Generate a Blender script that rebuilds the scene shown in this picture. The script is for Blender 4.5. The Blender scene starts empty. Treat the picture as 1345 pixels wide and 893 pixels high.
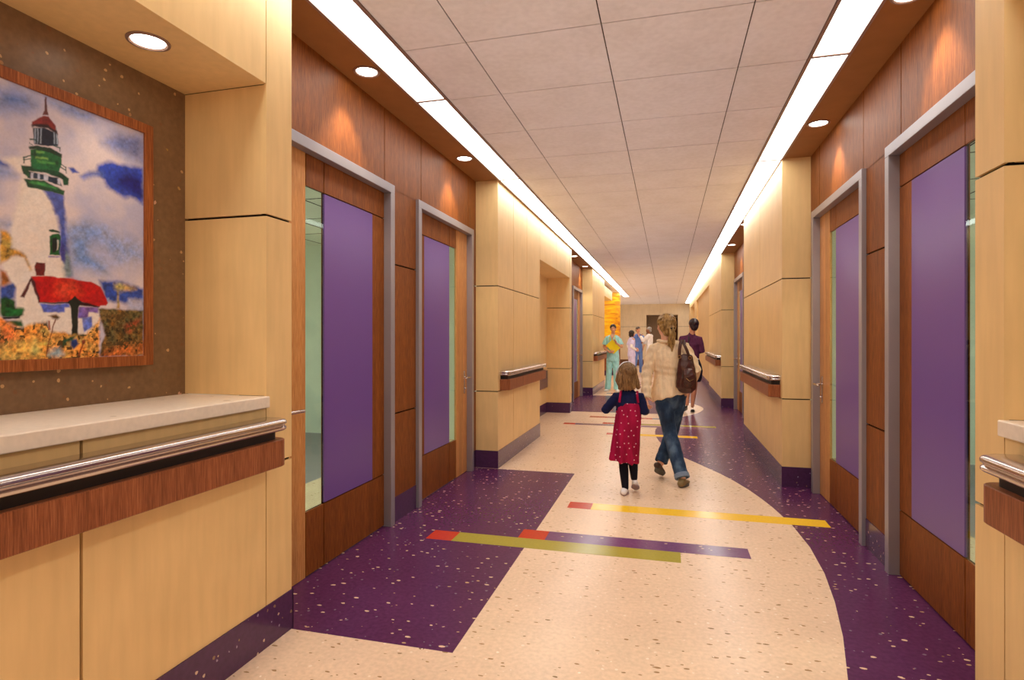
import bpy, bmesh, math, random
import numpy as np
from mathutils import Vector, Matrix, noise, Euler

scene = bpy.context.scene
col = scene.collection
random.seed(7)

# ------------------------------------------------------------------ materials
def new_mat(name):
    m = bpy.data.materials.new(name); m.use_nodes = True
    nt = m.node_tree; nt.nodes.clear()
    out = nt.nodes.new('ShaderNodeOutputMaterial')
    return m, nt, out
def N(nt, typ, **kw):
    n = nt.nodes.new(typ)
    for k, v in kw.items():
        if k in ('inp',):
            for a, b in v.items(): n.inputs[a].default_value = b
        else: setattr(n, k, v)
    return n
def L(nt, a, b): nt.links.new(a, b)
def rgba(c): return (c[0], c[1], c[2], 1)
def s2l(r, g, b):
    f = lambda v: (v/255/12.92) if v/255 <= .04045 else ((v/255+.055)/1.055)**2.4
    return (f(r), f(g), f(b))
def bsdf(nt, out, color=(.5,.5,.5), rough=.5, metal=0, spec=.5):
    b = N(nt, 'ShaderNodeBsdfPrincipled')
    b.inputs['Base Color'].default_value = rgba(color)
    b.inputs['Roughness'].default_value = rough
    b.inputs['Metallic'].default_value = metal
    b.inputs['Specular IOR Level'].default_value = spec
    L(nt, b.outputs[0], out.inputs[0]); return b
def coords(nt, scale=(1,1,1), kind='Object'):
    tc = N(nt, 'ShaderNodeTexCoord'); mp = N(nt, 'ShaderNodeMapping')
    mp.inputs['Scale'].default_value = scale
    L(nt, tc.outputs[kind], mp.inputs[0]); return mp.outputs[0]
def noise_tex(nt, vec, scale, detail=4, rough=.5):
    n = N(nt, 'ShaderNodeTexNoise'); n.inputs['Scale'].default_value = scale
    n.inputs['Detail'].default_value = detail; n.inputs['Roughness'].default_value = rough
    L(nt, vec, n.inputs['Vector']); return n
def ramp(nt, fac, stops, interp='LINEAR'):
    r = N(nt, 'ShaderNodeValToRGB'); r.color_ramp.interpolation = interp
    e = r.color_ramp.elements
    while len(e) < len(stops): e.new(.5)
    for el, (p, c) in zip(e, stops): el.position = p; el.color = rgba(c)
    L(nt, fac, r.inputs[0]); return r.outputs[0]
def mixc(nt, fac, a, b, mode='MIX'):
    m = N(nt, 'ShaderNodeMix', data_type='RGBA', blend_type=mode)
    for sock, v in ((m.inputs[0], fac), (m.inputs[6], a), (m.inputs[7], b)):
        if isinstance(v, (int, float)): sock.default_value = v
        elif isinstance(v, tuple): sock.default_value = rgba(v)
        else: L(nt, v, sock)
    return m.outputs[2]
def bump(nt, h, b, strength=.2, dist=.01):
    n = N(nt, 'ShaderNodeBump'); n.inputs['Strength'].default_value = strength
    n.inputs['Distance'].default_value = dist
    L(nt, h, n.inputs['Height']); L(nt, n.outputs[0], b.inputs['Normal'])

def plain(name, c, rough=.5, metal=0, spec=.5, bumpy=0, bscale=60, var=.06):
    m, nt, out = new_mat(name); b = bsdf(nt, out, c, rough, metal, spec)
    v = coords(nt); n = noise_tex(nt, v, bscale, 3)
    lo = tuple(x*(1-var) for x in c); hi = tuple(min(1, x*(1+var)) for x in c)
    L(nt, ramp(nt, n.outputs[0], [(.3, lo), (.7, hi)]), b.inputs['Base Color'])
    if bumpy: bump(nt, n.outputs[0], b, bumpy, .003)
    return m
def emitter(name, c, s):
    m, nt, out = new_mat(name); e = N(nt, 'ShaderNodeEmission')
    e.inputs[0].default_value = rgba(c); e.inputs[1].default_value = s
    L(nt, e.outputs[0], out.inputs[0]); return m
def wood(name, dark, mid, light, rough=.38, horizontal=False):
    m, nt, out = new_mat(name); b = bsdf(nt, out, mid, rough, 0, .22)
    v = coords(nt, (1, 1, .045))
    if horizontal: v = coords(nt, (1, 1, .06))
    n1 = noise_tex(nt, v, 230, 5, .65)
    n2 = noise_tex(nt, v, 18, 3)
    c1 = ramp(nt, n1.outputs[0], [(.30, dark), (.5, mid), (.68, light)])
    c2 = ramp(nt, n2.outputs[0], [(.3, (.72,.70,.68)), (.7, (1.1,1.08,1.05))])
    L(nt, mixc(nt, .8, c1, c2, 'MULTIPLY'), b.inputs['Base Color'])
    bump(nt, n1.outputs[0], b, .05, .002)
    return m
def panel_mat(name, c):
    m, nt, out = new_mat(name); b = bsdf(nt, out, c, .42, 0, .3)
    n1 = noise_tex(nt, coords(nt, (1, 1, .12)), 26, 4)
    n2 = noise_tex(nt, coords(nt), 3.0, 3)
    c1 = ramp(nt, n1.outputs[0], [(.3, tuple(x*.95 for x in c)), (.7, tuple(x*1.04 for x in c))])
    c2 = ramp(nt, n2.outputs[0], [(.3, (.95,.94,.92)), (.7, (1.03,1.03,1.03))])
    L(nt, mixc(nt, 1.0, c1, c2, 'MULTIPLY'), b.inputs['Base Color'])
    return m
def chips(nt, base, layers, vec):
    """terrazzo-like chips: each layer = (scale, radius, share, [colours], stretch, offset)"""
    c = base
    for sc_, rad, share, cols, stretch, off in layers:
        mp = N(nt, 'ShaderNodeMapping'); mp.inputs['Scale'].default_value = stretch
        mp.inputs['Location'].default_value = off; L(nt, vec, mp.inputs[0])
        # warp so that the chips get an angular, irregular outline
        nz = noise_tex(nt, mp.outputs[0], sc_*1.7, 2)
        ad = N(nt, 'ShaderNodeVectorMath', operation='MULTIPLY_ADD')
        ad.inputs[1].default_value = (.35/sc_,)*3; L(nt, nz.outputs[1], ad.inputs[0]); L(nt, mp.outputs[0], ad.inputs[2])
        vo = N(nt, 'ShaderNodeTexVoronoi'); vo.inputs['Scale'].default_value = sc_
        L(nt, ad.outputs[0], vo.inputs['Vector'])
        sep = N(nt, 'ShaderNodeSeparateColor'); L(nt, vo.outputs['Color'], sep.inputs[0])
        # per-cell radius
        rr = N(nt, 'ShaderNodeMath', operation='MULTIPLY_ADD'); L(nt, sep.outputs[1], rr.inputs[0])
        rr.inputs[1].default_value = rad*.8; rr.inputs[2].default_value = rad*.5
        lt = N(nt, 'ShaderNodeMath', operation='LESS_THAN'); L(nt, vo.outputs['Distance'], lt.inputs[0]); L(nt, rr.outputs[0], lt.inputs[1])
        sh = N(nt, 'ShaderNodeMath', operation='LESS_THAN'); L(nt, sep.outputs[0], sh.inputs[0]); sh.inputs[1].default_value = share
        mu = N(nt, 'ShaderNodeMath', operation='MULTIPLY'); L(nt, lt.outputs[0], mu.inputs[0]); L(nt, sh.outputs[0], mu.inputs[1])
        k = len(cols)
        cc = ramp(nt, sep.outputs[2], [(i/k, cl) for i, cl in enumerate(cols)], 'CONSTANT')
        c = mixc(nt, mu.outputs[0], c, cc)
    return c
def terrazzo(name, base, layers, rough=.2, spec=.35, mottled=.08):
    m, nt, out = new_mat(name); b = bsdf(nt, out, base, rough, 0, spec)
    v = coords(nt)
    n = noise_tex(nt, v, 45, 4)
    n2 = noise_tex(nt, v, 3, 2)
    bc = ramp(nt, n.outputs[0], [(.3, tuple(x*(1-mottled) for x in base)), (.7, tuple(x*(1+mottled) for x in base))])
    bc = mixc(nt, .5, bc, ramp(nt, n2.outputs[0], [(.3, (.92,.92,.92)), (.7, (1.05,1.05,1.05))]), 'MULTIPLY')
    L(nt, chips(nt, bc, layers, v), b.inputs['Base Color'])
    return m

M = {}
M['panel'] = panel_mat('beige_panel', s2l(229,194,136))
M['groove'] = plain('dark_groove', (.004,.003,.002), .9, 0, .1)
M['soffit'] = plain('tan_soffit', s2l(158,108,62), .55, 0, .2, 0, 8)
M['wood'] = wood('cherry_wood', s2l(96,46,14), s2l(132,72,24), s2l(158,94,40), .5)
M['light_wood'] = wood('light_oak', s2l(170,108,58), s2l(198,138,80), s2l(218,164,104))
M['rail_wood'] = wood('rail_wood', s2l(112,62,38), s2l(146,86,54), s2l(170,106,70))
M['frame_wood'] = wood('frame_wood', s2l(112,58,28), s2l(148,84,44), s2l(176,108,62))
M['steel'] = plain('painted_steel', s2l(164,160,166), .34, .5, .5, 0, 5, .03)
M['chrome'] = plain('polished_metal', (.66,.60,.57), .2, 1, .5, 0, 5, .03)
M['dark'] = plain('black_backing', (.012,.008,.007), .5)
M['purple_panel'] = plain('purple_panel', s2l(106,74,148), .3, 0, .5, .04, 400, .07)
def brushed(m, rough, an, rot):
    nt = m.node_tree; b = [n for n in nt.nodes if n.type == 'BSDF_PRINCIPLED'][0]
    t = N(nt, 'ShaderNodeTangent'); t.direction_type = 'RADIAL'; t.axis = 'Z'; L(nt, t.outputs[0], b.inputs['Tangent'])
    b.inputs['Roughness'].default_value = rough; b.inputs['Anisotropic'].default_value = an; b.inputs['Anisotropic Rotation'].default_value = rot
brushed(M['steel'], .32, .6, .25)
M['tile'] = panel_mat('ceiling_tile', s2l(248,247,250))
M['brown_metal'] = plain('brown_metal', s2l(150,122,108), .4, .3)
M['tee'] = plain('ceiling_tee', s2l(62,44,34), .6)
M['white_paint'] = plain('white_paint', s2l(240,238,236), .6)
beige_l = [(25, .18, .55, [s2l(164,128,90), s2l(140,110,72), s2l(186,150,114), s2l(174,138,94)], (.62,1.35,1), (0,0,0)),
           (32, .20, .22, [s2l(240,218,196), s2l(250,230,210)], (1,1,1), (3.3,1.2,0))]
purple_l = [(20, .17, .60, [s2l(226,190,160), s2l(200,160,120), s2l(150,108,70), s2l(214,180,150)], (.75,1.3,1), (0,0,0)),
            (24, .15, .34, [s2l(126,112,128), s2l(150,120,60), s2l(226,190,160)], (1,1.1,1), (5.1,2.2,0))]
M['floor_beige'] = terrazzo('beige_terrazzo', s2l(228,198,168), beige_l, .27, .24)
M['floor_purple'] = terrazzo('purple_terrazzo', s2l(86,40,80), purple_l, .27, .26, .18)
M['base_purple'] = terrazzo('purple_base', s2l(78,46,82), [(26, .17, .4, [s2l(200,170,150), s2l(140,110,90), s2l(150,130,160)], (1,1,1), (0,0,0))], .2, .4, .12)
M['strip_red'] = terrazzo('red_inlay', s2l(196,58,32), [(22, .14, .12, [s2l(240,190,150)], (1,1,1), (0,0,0))], .2, .3)
M['strip_yellow'] = plain('yellow_inlay', s2l(244,196,44), .2, 0, .3)
M['strip_olive'] = plain('olive_inlay', s2l(166,154,62), .2, 0, .3)
M['strip_grey'] = plain('grey_inlay', s2l(140,140,150), .2, 0, .3)
M['strip_purple'] = terrazzo('purple_inlay', s2l(112,70,112), purple_l, .2, .3, .12)
M['niche_wall'] = terrazzo('brown_terrazzo', s2l(126,98,70), [
    (15, .19, .5, [s2l(190,152,90), s2l(170,140,70), s2l(214,170,140), s2l(176,130,84)], (1,1,1), (0,0,0)),
    (26, .15, .3, [s2l(130,92,62), s2l(200,160,110)], (1,1,1), (2,5,0))], .4, .3, .12)
M['counter'] = terrazzo('cream_stone', s2l(236,220,200), [(11, .16, .35, [s2l(196,172,146), s2l(180,156,130)], (1,1,1), (0,0,0))], .3, .4, .05)
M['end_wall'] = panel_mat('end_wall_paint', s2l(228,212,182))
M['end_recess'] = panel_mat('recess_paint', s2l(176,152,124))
M['end_base'] = plain('brown_base', s2l(110,74,50), .4)
M['far_panel'] = panel_mat('far_recess_panel', s2l(206,172,122))
M['brown_door'] = wood('brown_door', s2l(70,32,20), s2l(86,42,26), s2l(104,54,34))
M['room_wall'] = plain('room_wall', s2l(222,228,212), .7, 0, .2, 0, 3)
M['room_floor'] = plain('room_floor', s2l(130,120,130), .3, 0, .4, 0, 3)
M['strip_light'] = emitter('strip_light', (1.0, .985, .95), 7.6)
M['down_light'] = emitter('down_light', (1.0, .93, .82), 14)
M['room_light'] = emitter('room_light', (.97, 1.0, .95), 17.0)
def glass_mat():
    m, nt, out = new_mat('tinted_glass')
    t = N(nt, 'ShaderNodeBsdfTransparent'); t.inputs[0].default_value = (.84,.90,.82,1)
    g = N(nt, 'ShaderNodeBsdfGlossy'); g.inputs['Roughness'].default_value = .03; g.inputs[0].default_value = (.8,.9,.85,1)
    f = N(nt, 'ShaderNodeFresnel'); f.inputs[0].default_value = 1.3
    mx = N(nt, 'ShaderNodeMixShader')
    ge = N(nt, 'ShaderNodeNewGeometry'); iv = N(nt, 'ShaderNodeMath', operation='SUBTRACT'); iv.inputs[0].default_value = 1; L(nt, ge.outputs['Backfacing'], iv.inputs[1])
    ff = N(nt, 'ShaderNodeMath', operation='MULTIPLY'); L(nt, f.outputs[0], ff.inputs[0]); L(nt, iv.outputs[0], ff.inputs[1])
    L(nt, ff.outputs[0], mx.inputs[0]); L(nt, t.outputs[0], mx.inputs[1]); L(nt, g.outputs[0], mx.inputs[2])
    L(nt, mx.outputs[0], out.inputs[0]); return m
M['glass'] = glass_mat()
def orange_mat():
    m, nt, out = new_mat('orange_wall'); b = bsdf(nt, out, (1,.5,.05), .35)
    n = noise_tex(nt, coords(nt, (.9,.9,5)), 1.6, 5, .6); n.inputs['Distortion'].default_value = .6
    L(nt, ramp(nt, n.outputs[0], [(.34, s2l(206,116,24)), (.46, s2l(240,160,22)), (.56, s2l(255,196,20)), (.7, s2l(255,226,50))]), b.inputs['Base Color'])
    return m
M['orange'] = orange_mat()

# ------------------------------------------------------------------ mesh builder
class MB:
    def __init__(s): s.v = []; s.f = []; s.m = []
    def add(s, vs, fs, mi=0):
        o = len(s.v); s.v += [tuple(p) for p in vs]
        s.f += [tuple(i+o for i in f) for f in fs]; s.m += [mi]*len(fs); return s
    def box(s, x0, x1, y0, y1, z0, z1, mi=0, bev=0):
        x0, x1 = sorted((x0, x1)); y0, y1 = sorted((y0, y1)); z0, z1 = sorted((z0, z1))
        if bev:
            bm = bmesh.new(); bmesh.ops.create_cube(bm, size=1)
            for v in bm.verts: v.co = Vector(((x0+x1)/2+v.co.x*(x1-x0), (y0+y1)/2+v.co.y*(y1-y0), (z0+z1)/2+v.co.z*(z1-z0)))
            bmesh.ops.bevel(bm, geom=bm.edges[:], offset=bev, segments=2, affect='EDGES', profile=.5)
            bm.verts.index_update()
            s.add([v.co for v in bm.verts], [[v.index for v in f.verts] for f in bm.faces], mi); bm.free(); return s
        vs = [(x, y, z) for x in (x0, x1) for y in (y0, y1) for z in (z0, z1)]
        return s.add(vs, [(0,1,3,2), (4,6,7,5), (0,4,5,1), (2,3,7,6), (0,2,6,4), (1,5,7,3)], mi)
    def quad(s, a, b, c, d, mi=0): return s.add([a, b, c, d], [(0,1,2,3)], mi)
    def prism(s, pts, z0, z1, mi=0, axis='z'):
        n = len(pts)
        mk = {'z': lambda p, h: (p[0], p[1], h), 'y': lambda p, h: (p[0], h, p[1]), 'x': lambda p, h: (h, p[0], p[1])}[axis]
        vs = [mk(p, z0) for p in pts] + [mk(p, z1) for p in pts]
        fs = [tuple(range(n))[::-1], tuple(range(n, 2*n))] + [(i, (i+1) % n, n+(i+1) % n, n+i) for i in range(n)]
        return s.add(vs, fs, mi)
    def tube(s, pts, r, seg=12, mi=0, r2=None, side=(1,0,0), caps=True):
        """tube through pts; r (and r2, the radius square to it) may be lists; rounded ends"""
        n = len(pts); P = [Vector(p) for p in pts]
        R = list(r) if hasattr(r, '__len__') else [r]*n
        Q = (list(r2) if hasattr(r2, '__len__') else [r2]*n) if r2 is not None else R
        st = []
        for i in range(n):
            t = (P[min(i+1, n-1)]-P[max(i-1, 0)]).normalized(); st.append((P[i], t, R[i], Q[i]))
        if caps is True:
            def cap(p, t, a, b, sg):
                o = []; h = min(a, b)
                for k in (1, 2, 3):
                    an = k*math.pi/2/3.25; o.append((p+t*sg*h*math.sin(an), t, a*math.cos(an), b*math.cos(an)))
                return o
            st = cap(*st[0], -1)[::-1]+st+cap(*st[-1], 1)
        rings = []; sd = Vector(side)
        for p, t, a, b in st:
            u = sd-t*sd.dot(t)
            if u.length < 1e-3: u = Vector((0,1,0))-t*t.y
            u.normalize(); w = t.cross(u)
            rings.append([p+u*a*math.cos(2*math.pi*k/seg)+w*b*math.sin(2*math.pi*k/seg) for k in range(seg)])
        vs = [q for rg in rings for q in rg]; fs = []
        for i in range(len(rings)-1):
            for k in range(seg):
                fs.append((i*seg+k, i*seg+(k+1) % seg, (i+1)*seg+(k+1) % seg, (i+1)*seg+k))
        fs.append(tuple(range(seg))[::-1]); fs.append(tuple(range((len(rings)-1)*seg, len(rings)*seg)))
        return s.add(vs, fs, mi)
    def ell(s, c, r, rot=None, mi=0, seg=20, rings=14):
        Rm = rot if rot is not None else Matrix.Identity(3); c = Vector(c); vs = []; fs = []
        for i in range(1, rings):
            th = math.pi*i/rings
            for k in range(seg):
                ph = 2*math.pi*k/seg
                vs.append(c+Rm @ Vector((r[0]*math.sin(th)*math.cos(ph), r[1]*math.sin(th)*math.sin(ph), r[2]*math.cos(th))))
        top = len(vs); vs.append(c+Rm @ Vector((0,0,r[2]))); vs.append(c+Rm @ Vector((0,0,-r[2])))
        for i in range(rings-2):
            for k in range(seg):
                fs.append((i*seg+k, (i+1)*seg+k, (i+1)*seg+(k+1) % seg, i*seg+(k+1) % seg))
        for k in range(seg):
            fs.append((top, k, (k+1) % seg)); b = (rings-2)*seg; fs.append((top+1, b+(k+1) % seg, b+k))
        return s.add(vs, fs, mi)
    def lathe(s, c, prof, seg=32, mi=0, axis='z'):
        vs = []; fs = []
        for r, h in prof:
            for k in range(seg):
                a = 2*math.pi*k/seg
                vs.append((c[0]+r*math.cos(a), c[1]+r*math.sin(a), c[2]+h))
        n = len(prof)
        for i in range(n-1):
            for k in range(seg): fs.append((i*seg+k, i*seg+(k+1) % seg, (i+1)*seg+(k+1) % seg, (i+1)*seg+k))
        fs.append(tuple(range(seg))[::-1]); fs.append(tuple(range((n-1)*seg, n*seg)))
        return s.add(vs, fs, mi)
    def build(s, name, mats, parent=None, smooth=False, origin=None):
        if not isinstance(mats, (list, tuple)): mats = [mats]
        me = bpy.data.meshes.new(name)
        o0 = Vector(origin) if origin is not None else Vector((0,0,0))
        me.from_pydata([tuple(Vector(p)-o0) for p in s.v], [], s.f)
        for m in mats: me.materials.append(m)
        me.polygons.foreach_set('material_index', s.m)
        bm = bmesh.new(); bm.from_mesh(me); bmesh.ops.recalc_face_normals(bm, faces=bm.faces); bm.to_mesh(me); bm.free()
        if smooth:
            me.polygons.foreach_set('use_smooth', [True]*len(me.polygons))
            me.set_sharp_from_angle(angle=math.radians(45))
        me.update()
        o = bpy.data.objects.new(name, me); col.objects.link(o); o.location = o0
        if parent is not None:
            o.parent = parent
            o.location = o0
        return o
def tag(o, label=None, cat=None, group=None, kind=None):
    if label: o['label'] = label
    if cat: o['category'] = cat
    if group: o['group'] = group
    if kind: o['kind'] = kind
    return o
def empty(name, loc=(0,0,0), rz=0):
    o = bpy.data.objects.new(name, None); col.objects.link(o); o.location = loc; o.rotation_euler.z = rz
    o.empty_display_size = .1; return o
def struct(o, label=None, cat=None): o['kind'] = 'structure'; tag(o, label, cat); return o

# ------------------------------------------------------------------ the corridor's measures (metres; x across, y along, z up)
XL, XR = -1.778, 1.06            # faces of the beige walls
WL, WR = -2.03, 1.31             # faces of the wood walls in the door alcoves
H = 3.13
G1, G2, ZB = .835, 1.985, .19    # horizontal joints and top of the base
YE = 30.4                        # end wall
GAP = .0055

def panels(mb, wall, coord, ys, zs, back=.03, thick=.014, vgap=None, sgn=1, mi=0, bi=1):
    """panels on the plane x=coord (wall 'x') or y=coord (wall 'y'); face at coord, body away by sgn; dark backing behind the joints"""
    g = GAP if vgap is None else vgap
    for a, b in zip(ys[:-1], ys[1:]):
        for c, d in zip(zs[:-1], zs[1:]):
            aa = a + (g if a != ys[0] else 0); bb = b - (g if b != ys[-1] else 0)
            cc = c + (g if c != zs[0] else 0); dd = d - (g if d != zs[-1] else 0)
            if wall == 'x': mb.box(coord, coord+sgn*thick, aa, bb, cc, dd, mi)
            else: mb.box(aa, bb, coord, coord+sgn*thick, cc, dd, mi)
    if wall == 'x': mb.box(coord+sgn*thick, coord+sgn*back, ys[0]+.003, ys[-1]-.003, zs[0]+.003, zs[-1]-.003, bi)
    else: mb.box(ys[0]+.003, ys[-1]-.003, coord+sgn*thick, coord+sgn*back, zs[0]+.003, zs[-1]-.003, bi)

Z3 = [ZB, G1, G2, H]
# ---- left wall, beige
w = MB()
NB = -.75                                                     # where the near niche begins (behind the camera)
panels(w, 'x', XL, [2.28, 2.464], [ZB, G1, G2, H], sgn=-1)                    # narrow pier beside the niche
panels(w, 'x', XL, [NB, -.33, .54, 1.409, 2.28-GAP], [ZB, 1.098], sgn=-1)     # under the counter
panels(w, 'x', XL, [NB, .54, 2.28-GAP], [2.586, H], sgn=-1)                   # header over the niche
panels(w, 'y', 2.28, [-2.234, XL-.014], [1.153, G2, 2.583], sgn=1)            # niche side
w.box(-2.234, XL-.014, NB, 2.28, 2.586, 2.60, 0)                              # niche soffit
w.box(-2.26, -2.234, NB, 2.30, 1.0, 2.60, 2)                                  # niche back, brown terrazzo
w.box(-2.234, XL-.03, NB-.02, NB, 1.0, 2.60, 0)
panels(w, 'x', XL, [-4.0, -3.1, -2.2, -1.4, NB], Z3, sgn=-1)
panels(w, 'y', 2.464, [-2.06, XL-.014], Z3, sgn=-1)                           # alcove return (near)
panels(w, 'y', 6.04, [WL, XL-.0005], Z3, sgn=1)                               # alcove return (far, faces the camera)
panels(w, 'x', XL, [6.0545, 6.707, 7.389, 8.187], Z3, sgn=-1)
panels(w, 'x', XL, [8.187+GAP, 9.497, 10.85-GAP], [2.552, H], sgn=-1)         # header over the second recess
panels(w, 'x', -2.22, [8.187, 10.85], [ZB, 2.56], sgn=-1)
w.box(-2.22, XL-.014, 8.187, 10.85, 2.552, 2.57, 0)
panels(w, 'y', 8.187, [-2.22, XL-.03], [ZB, 2.552], sgn=-1)
panels(w, 'y', 10.85, [-2.22, XL-.0005], [ZB, G1, G2, 2.552], sgn=1)
panels(w, 'x', XL, [10.8645, 11.07], [ZB, G1, G2, H], sgn=-1)
panels(w, 'y', 11.07, [WL, XL-.014], Z3, sgn=-1)
panels(w, 'y', 14.3, [WL, XL-.0005], Z3, sgn=1)
panels(w, 'x', XL, [14.3145, 15.65, 17.1], Z3, sgn=-1)
panels(w, 'y', 17.1, [-2.3, XL-.014], [0, H], sgn=-1)
for y_, z_, zz in ((2.28-GAP, ZB, 1.098), (2.28-GAP, 2.588, H), (8.187, 2.556, H), (10.85-GAP, 2.556, H)):
    w.box(XL-.006, XL-.028, y_-.002, y_+GAP+.002, z_, zz, 1)
w.box(-2.234, XL-.016, 2.2812, 2.31, 2.572, 2.615, 1); w.box(-2.3, XL-.03, NB, 2.32, 2.602, 2.63, 1)
wl = struct(w.build('wall_left', [M['panel'], M['groove'], M['niche_wall']]), 'left corridor wall of beige panels with thin dark joints')
# ---- the lobby behind the orange column, left far
w = MB()
w.box(-3.4, -3.3, 17.1, YE, 0, H, 0)
w.box(-3.3, -2.3, 17.08, 17.1, 0, H, 0)
struct(w.build('wall_far_left', [M['end_wall']]))
# ---- hanging beam box beside the orange column
w = MB()
for a, b in ((17.1, 18.2), (18.2, 19.2), (19.2, 20.1), (20.1, 20.9)): w.box(-1.9, -1.93, a+.006, b-.006, 2.74, 3.06, 0)
w.box(-1.93, -2.6, 17.1, 20.9, 2.74, 3.06, 0)
struct(w.build('trim_1', [M['panel']]), 'hanging beige beam casing beside the orange column')
# ---- right wall, beige
w = MB()
panels(w, 'x', XR, [2.239, 2.423], Z3, sgn=1)
panels(w, 'x', XR, [NB, -.33, .5, 1.37, 2.239-GAP], [ZB, 1.098], sgn=1)
panels(w, 'x', XR, [NB, .54, 2.239-GAP], [2.586, H], sgn=1)
panels(w, 'y', 2.239, [XR+.014, 1.516], [1.153, G2, 2.583], sgn=1)
w.box(XR+.014, 1.516, NB, 2.239, 2.586, 2.60, 0)
w.box(1.516, 1.54, NB, 2.26, 1.0, 2.60, 2)
w.box(XR+.03, 1.516, NB-.02, NB, 1.0, 2.60, 0)
panels(w, 'x', XR, [-4.0, -3.1, -2.2, -1.4, NB], Z3, sgn=1)
panels(w, 'y', 2.423, [XR+.014, WR+.03], Z3, sgn=-1)
panels(w, 'y', 6.02, [XR+.0005, WR], Z3, sgn=1)
panels(w, 'x', XR, [6.0345, 7.404, 8.89], Z3, sgn=1)
panels(w, 'y', 8.89, [XR+.014, WR], Z3, sgn=-1)
panels(w, 'y', 12.5, [XR+.0005, WR], Z3, sgn=1)
panels(w, 'x', XR, [12.5145, 13.593, 14.824, 16.1], [ZB, G2, H], sgn=1)
panels(w, 'x', XR, [16.1+GAP, 17.3, 18.6, 19.9, 21.2, 22.8-GAP], [2.81, H], sgn=1)
panels(w, 'x', XR+.06, [16.1, 17.3, 18.6, 19.9, 21.2, 22.8], [ZB, 2.81], sgn=1, vgap=.006, mi=3)
w.box(XR+.014, XR+.06, 16.1, 22.8, 2.81, 2.824, 0)
w.box(XR+.0005, XR+.08, 22.8, 22.814, ZB, 2.81, 0); w.box(XR+.03, XR+.08, 16.086, 16.1, ZB, 2.81, 0)
panels(w, 'x', XR, [22.8145, 23.6, 24.65], [ZB, H], sgn=1)
panels(w, 'x', XR, [24.65+GAP, 26.4, 28.2-GAP], [2.83, H], sgn=1)
panels(w, 'x', XR+.9, [24.65, 28.2], [0, 2.84], sgn=1, mi=3)
w.box(XR+.014, XR+.9, 24.636, 24.65, 0, 2.84, 0); w.box(XR+.0005, XR+.9, 28.2, 28.214, 0, 2.84, 0)
w.box(XR+.014, XR+.9, 24.65, 28.2, 2.83, 2.845, 0)
panels(w, 'x', XR, [28.2145, 29.3, YE], [ZB, H], sgn=1)
for y_, z_, zz in ((2.239-GAP, ZB, 1.098), (2.239-GAP, 2.588, H)):
    w.box(XR+.006, XR+.028, y_-.002, y_+GAP+.002, z_, zz, 1)
w.box(XR+.016, 1.516, 2.2402, 2.27, 2.572, 2.615, 1); w.box(XR+.03, 1.6, NB, 2.28, 2.602, 2.63, 1)
struct(w.build('wall_right', [M['panel'], M['groove'], M['niche_wall'], M['far_panel']]), 'right corridor wall of beige panels with thin dark joints')
# ---- end wall with its opening, and the wall behind the camera
w = MB()
panels(w, 'y', YE, [-3.3, -1.034], [.30, G2, H], sgn=1, thick=.02)
panels(w, 'y', YE, [.519, XR], [.30, G2, H], sgn=1, thick=.02)
w.box(-1.034, .519, YE, YE+.02, 2.58, H, 0)
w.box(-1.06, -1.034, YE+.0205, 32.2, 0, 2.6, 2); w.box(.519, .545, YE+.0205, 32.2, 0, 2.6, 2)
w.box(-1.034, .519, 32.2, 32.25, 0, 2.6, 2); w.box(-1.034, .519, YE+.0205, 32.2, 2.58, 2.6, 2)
w.box(-3.3, -1.04, YE-.012, YE, 0, .30, 3); w.box(.525, XR, YE-.012, YE, 0, .30, 3)
w.box(-1.034, .2, 32.188, 32.2, 0, .28, 3)
struct(w.build('wall_end', [M['end_wall'], M['groove'], M['end_recess'], M['end_base']]), 'tan wall closing the far end of the corridor')
d = MB(); d.box(.22, .5, 32.14, 32.19, 0, 2.46, 0); d.box(.27, .5, 32.13, 32.14, .02, 2.40, 0)
struct(d.build('door_9', [M['brown_door']]), 'dark brown door inside the recess of the end wall')
w = MB(); panels(w, 'y', -4.0, [XL-.03, -.9, .1, XR+.03], [0, G1, G2, H], sgn=-1)
struct(w.build('wall_behind', [M['white_paint'], M['groove']]))  # unseen wall, made white to bounce light onto the near ceiling

# ---- wood walls of the door alcoves
def wood_wall(name, X, sgn, y0, y1, doors, vcuts):
    """X face; sgn points away from the corridor; doors: (ya, yb) openings up to z 2.575"""
    w = MB(); zt = 2.56
    cuts = sorted([y0, y1]+vcuts)
    panels(w, 'x', X, cuts, [zt, H], sgn=sgn, thick=.012)
    e = [y0]+[c for d in doors for c in d]+[y1]
    for a, b in zip(e[0::2], e[1::2]):
        if b-a < .02: continue
        panels(w, 'x', X, [a, b], [ZB, G1, G2, zt+GAP], sgn=sgn, thick=.012)
    for c in vcuts:
        for a, b in zip(e[0::2], e[1::2]):
            if a+.02 < c < b-.02: w.box(X-sgn*.0008, X+sgn*.001, c-.003, c+.003, G2, zt, 1)
    return struct(w.build(name, [M['wood'], M['groove']]))
LD1, LD2 = (2.60, 4.028), (4.47, 5.893)
RD1, RD2 = (2.58, 4.005), (4.44, 5.875)
wood_wall('wall_left_alcove', WL, -1, 2.464, 6.04, [LD1, LD2], [3.916, 4.578, 5.792])
wood_wall('wall_left_alcove', WL, -1, 11.07, 14.3, [(11.12, 12.30), (12.73, 14.16)], [12.19, 12.84, 14.05])
wood_wall('wall_right_alcove', WR, 1, 2.423, 6.02, [RD1, RD2], [3.833, 4.501, 5.693])
wood_wall('wall_right_alcove', WR, 1, 8.89, 12.5, [(9.05, 10.47), (10.91, 12.33)], [10.3, 10.96, 12.15])

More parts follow.
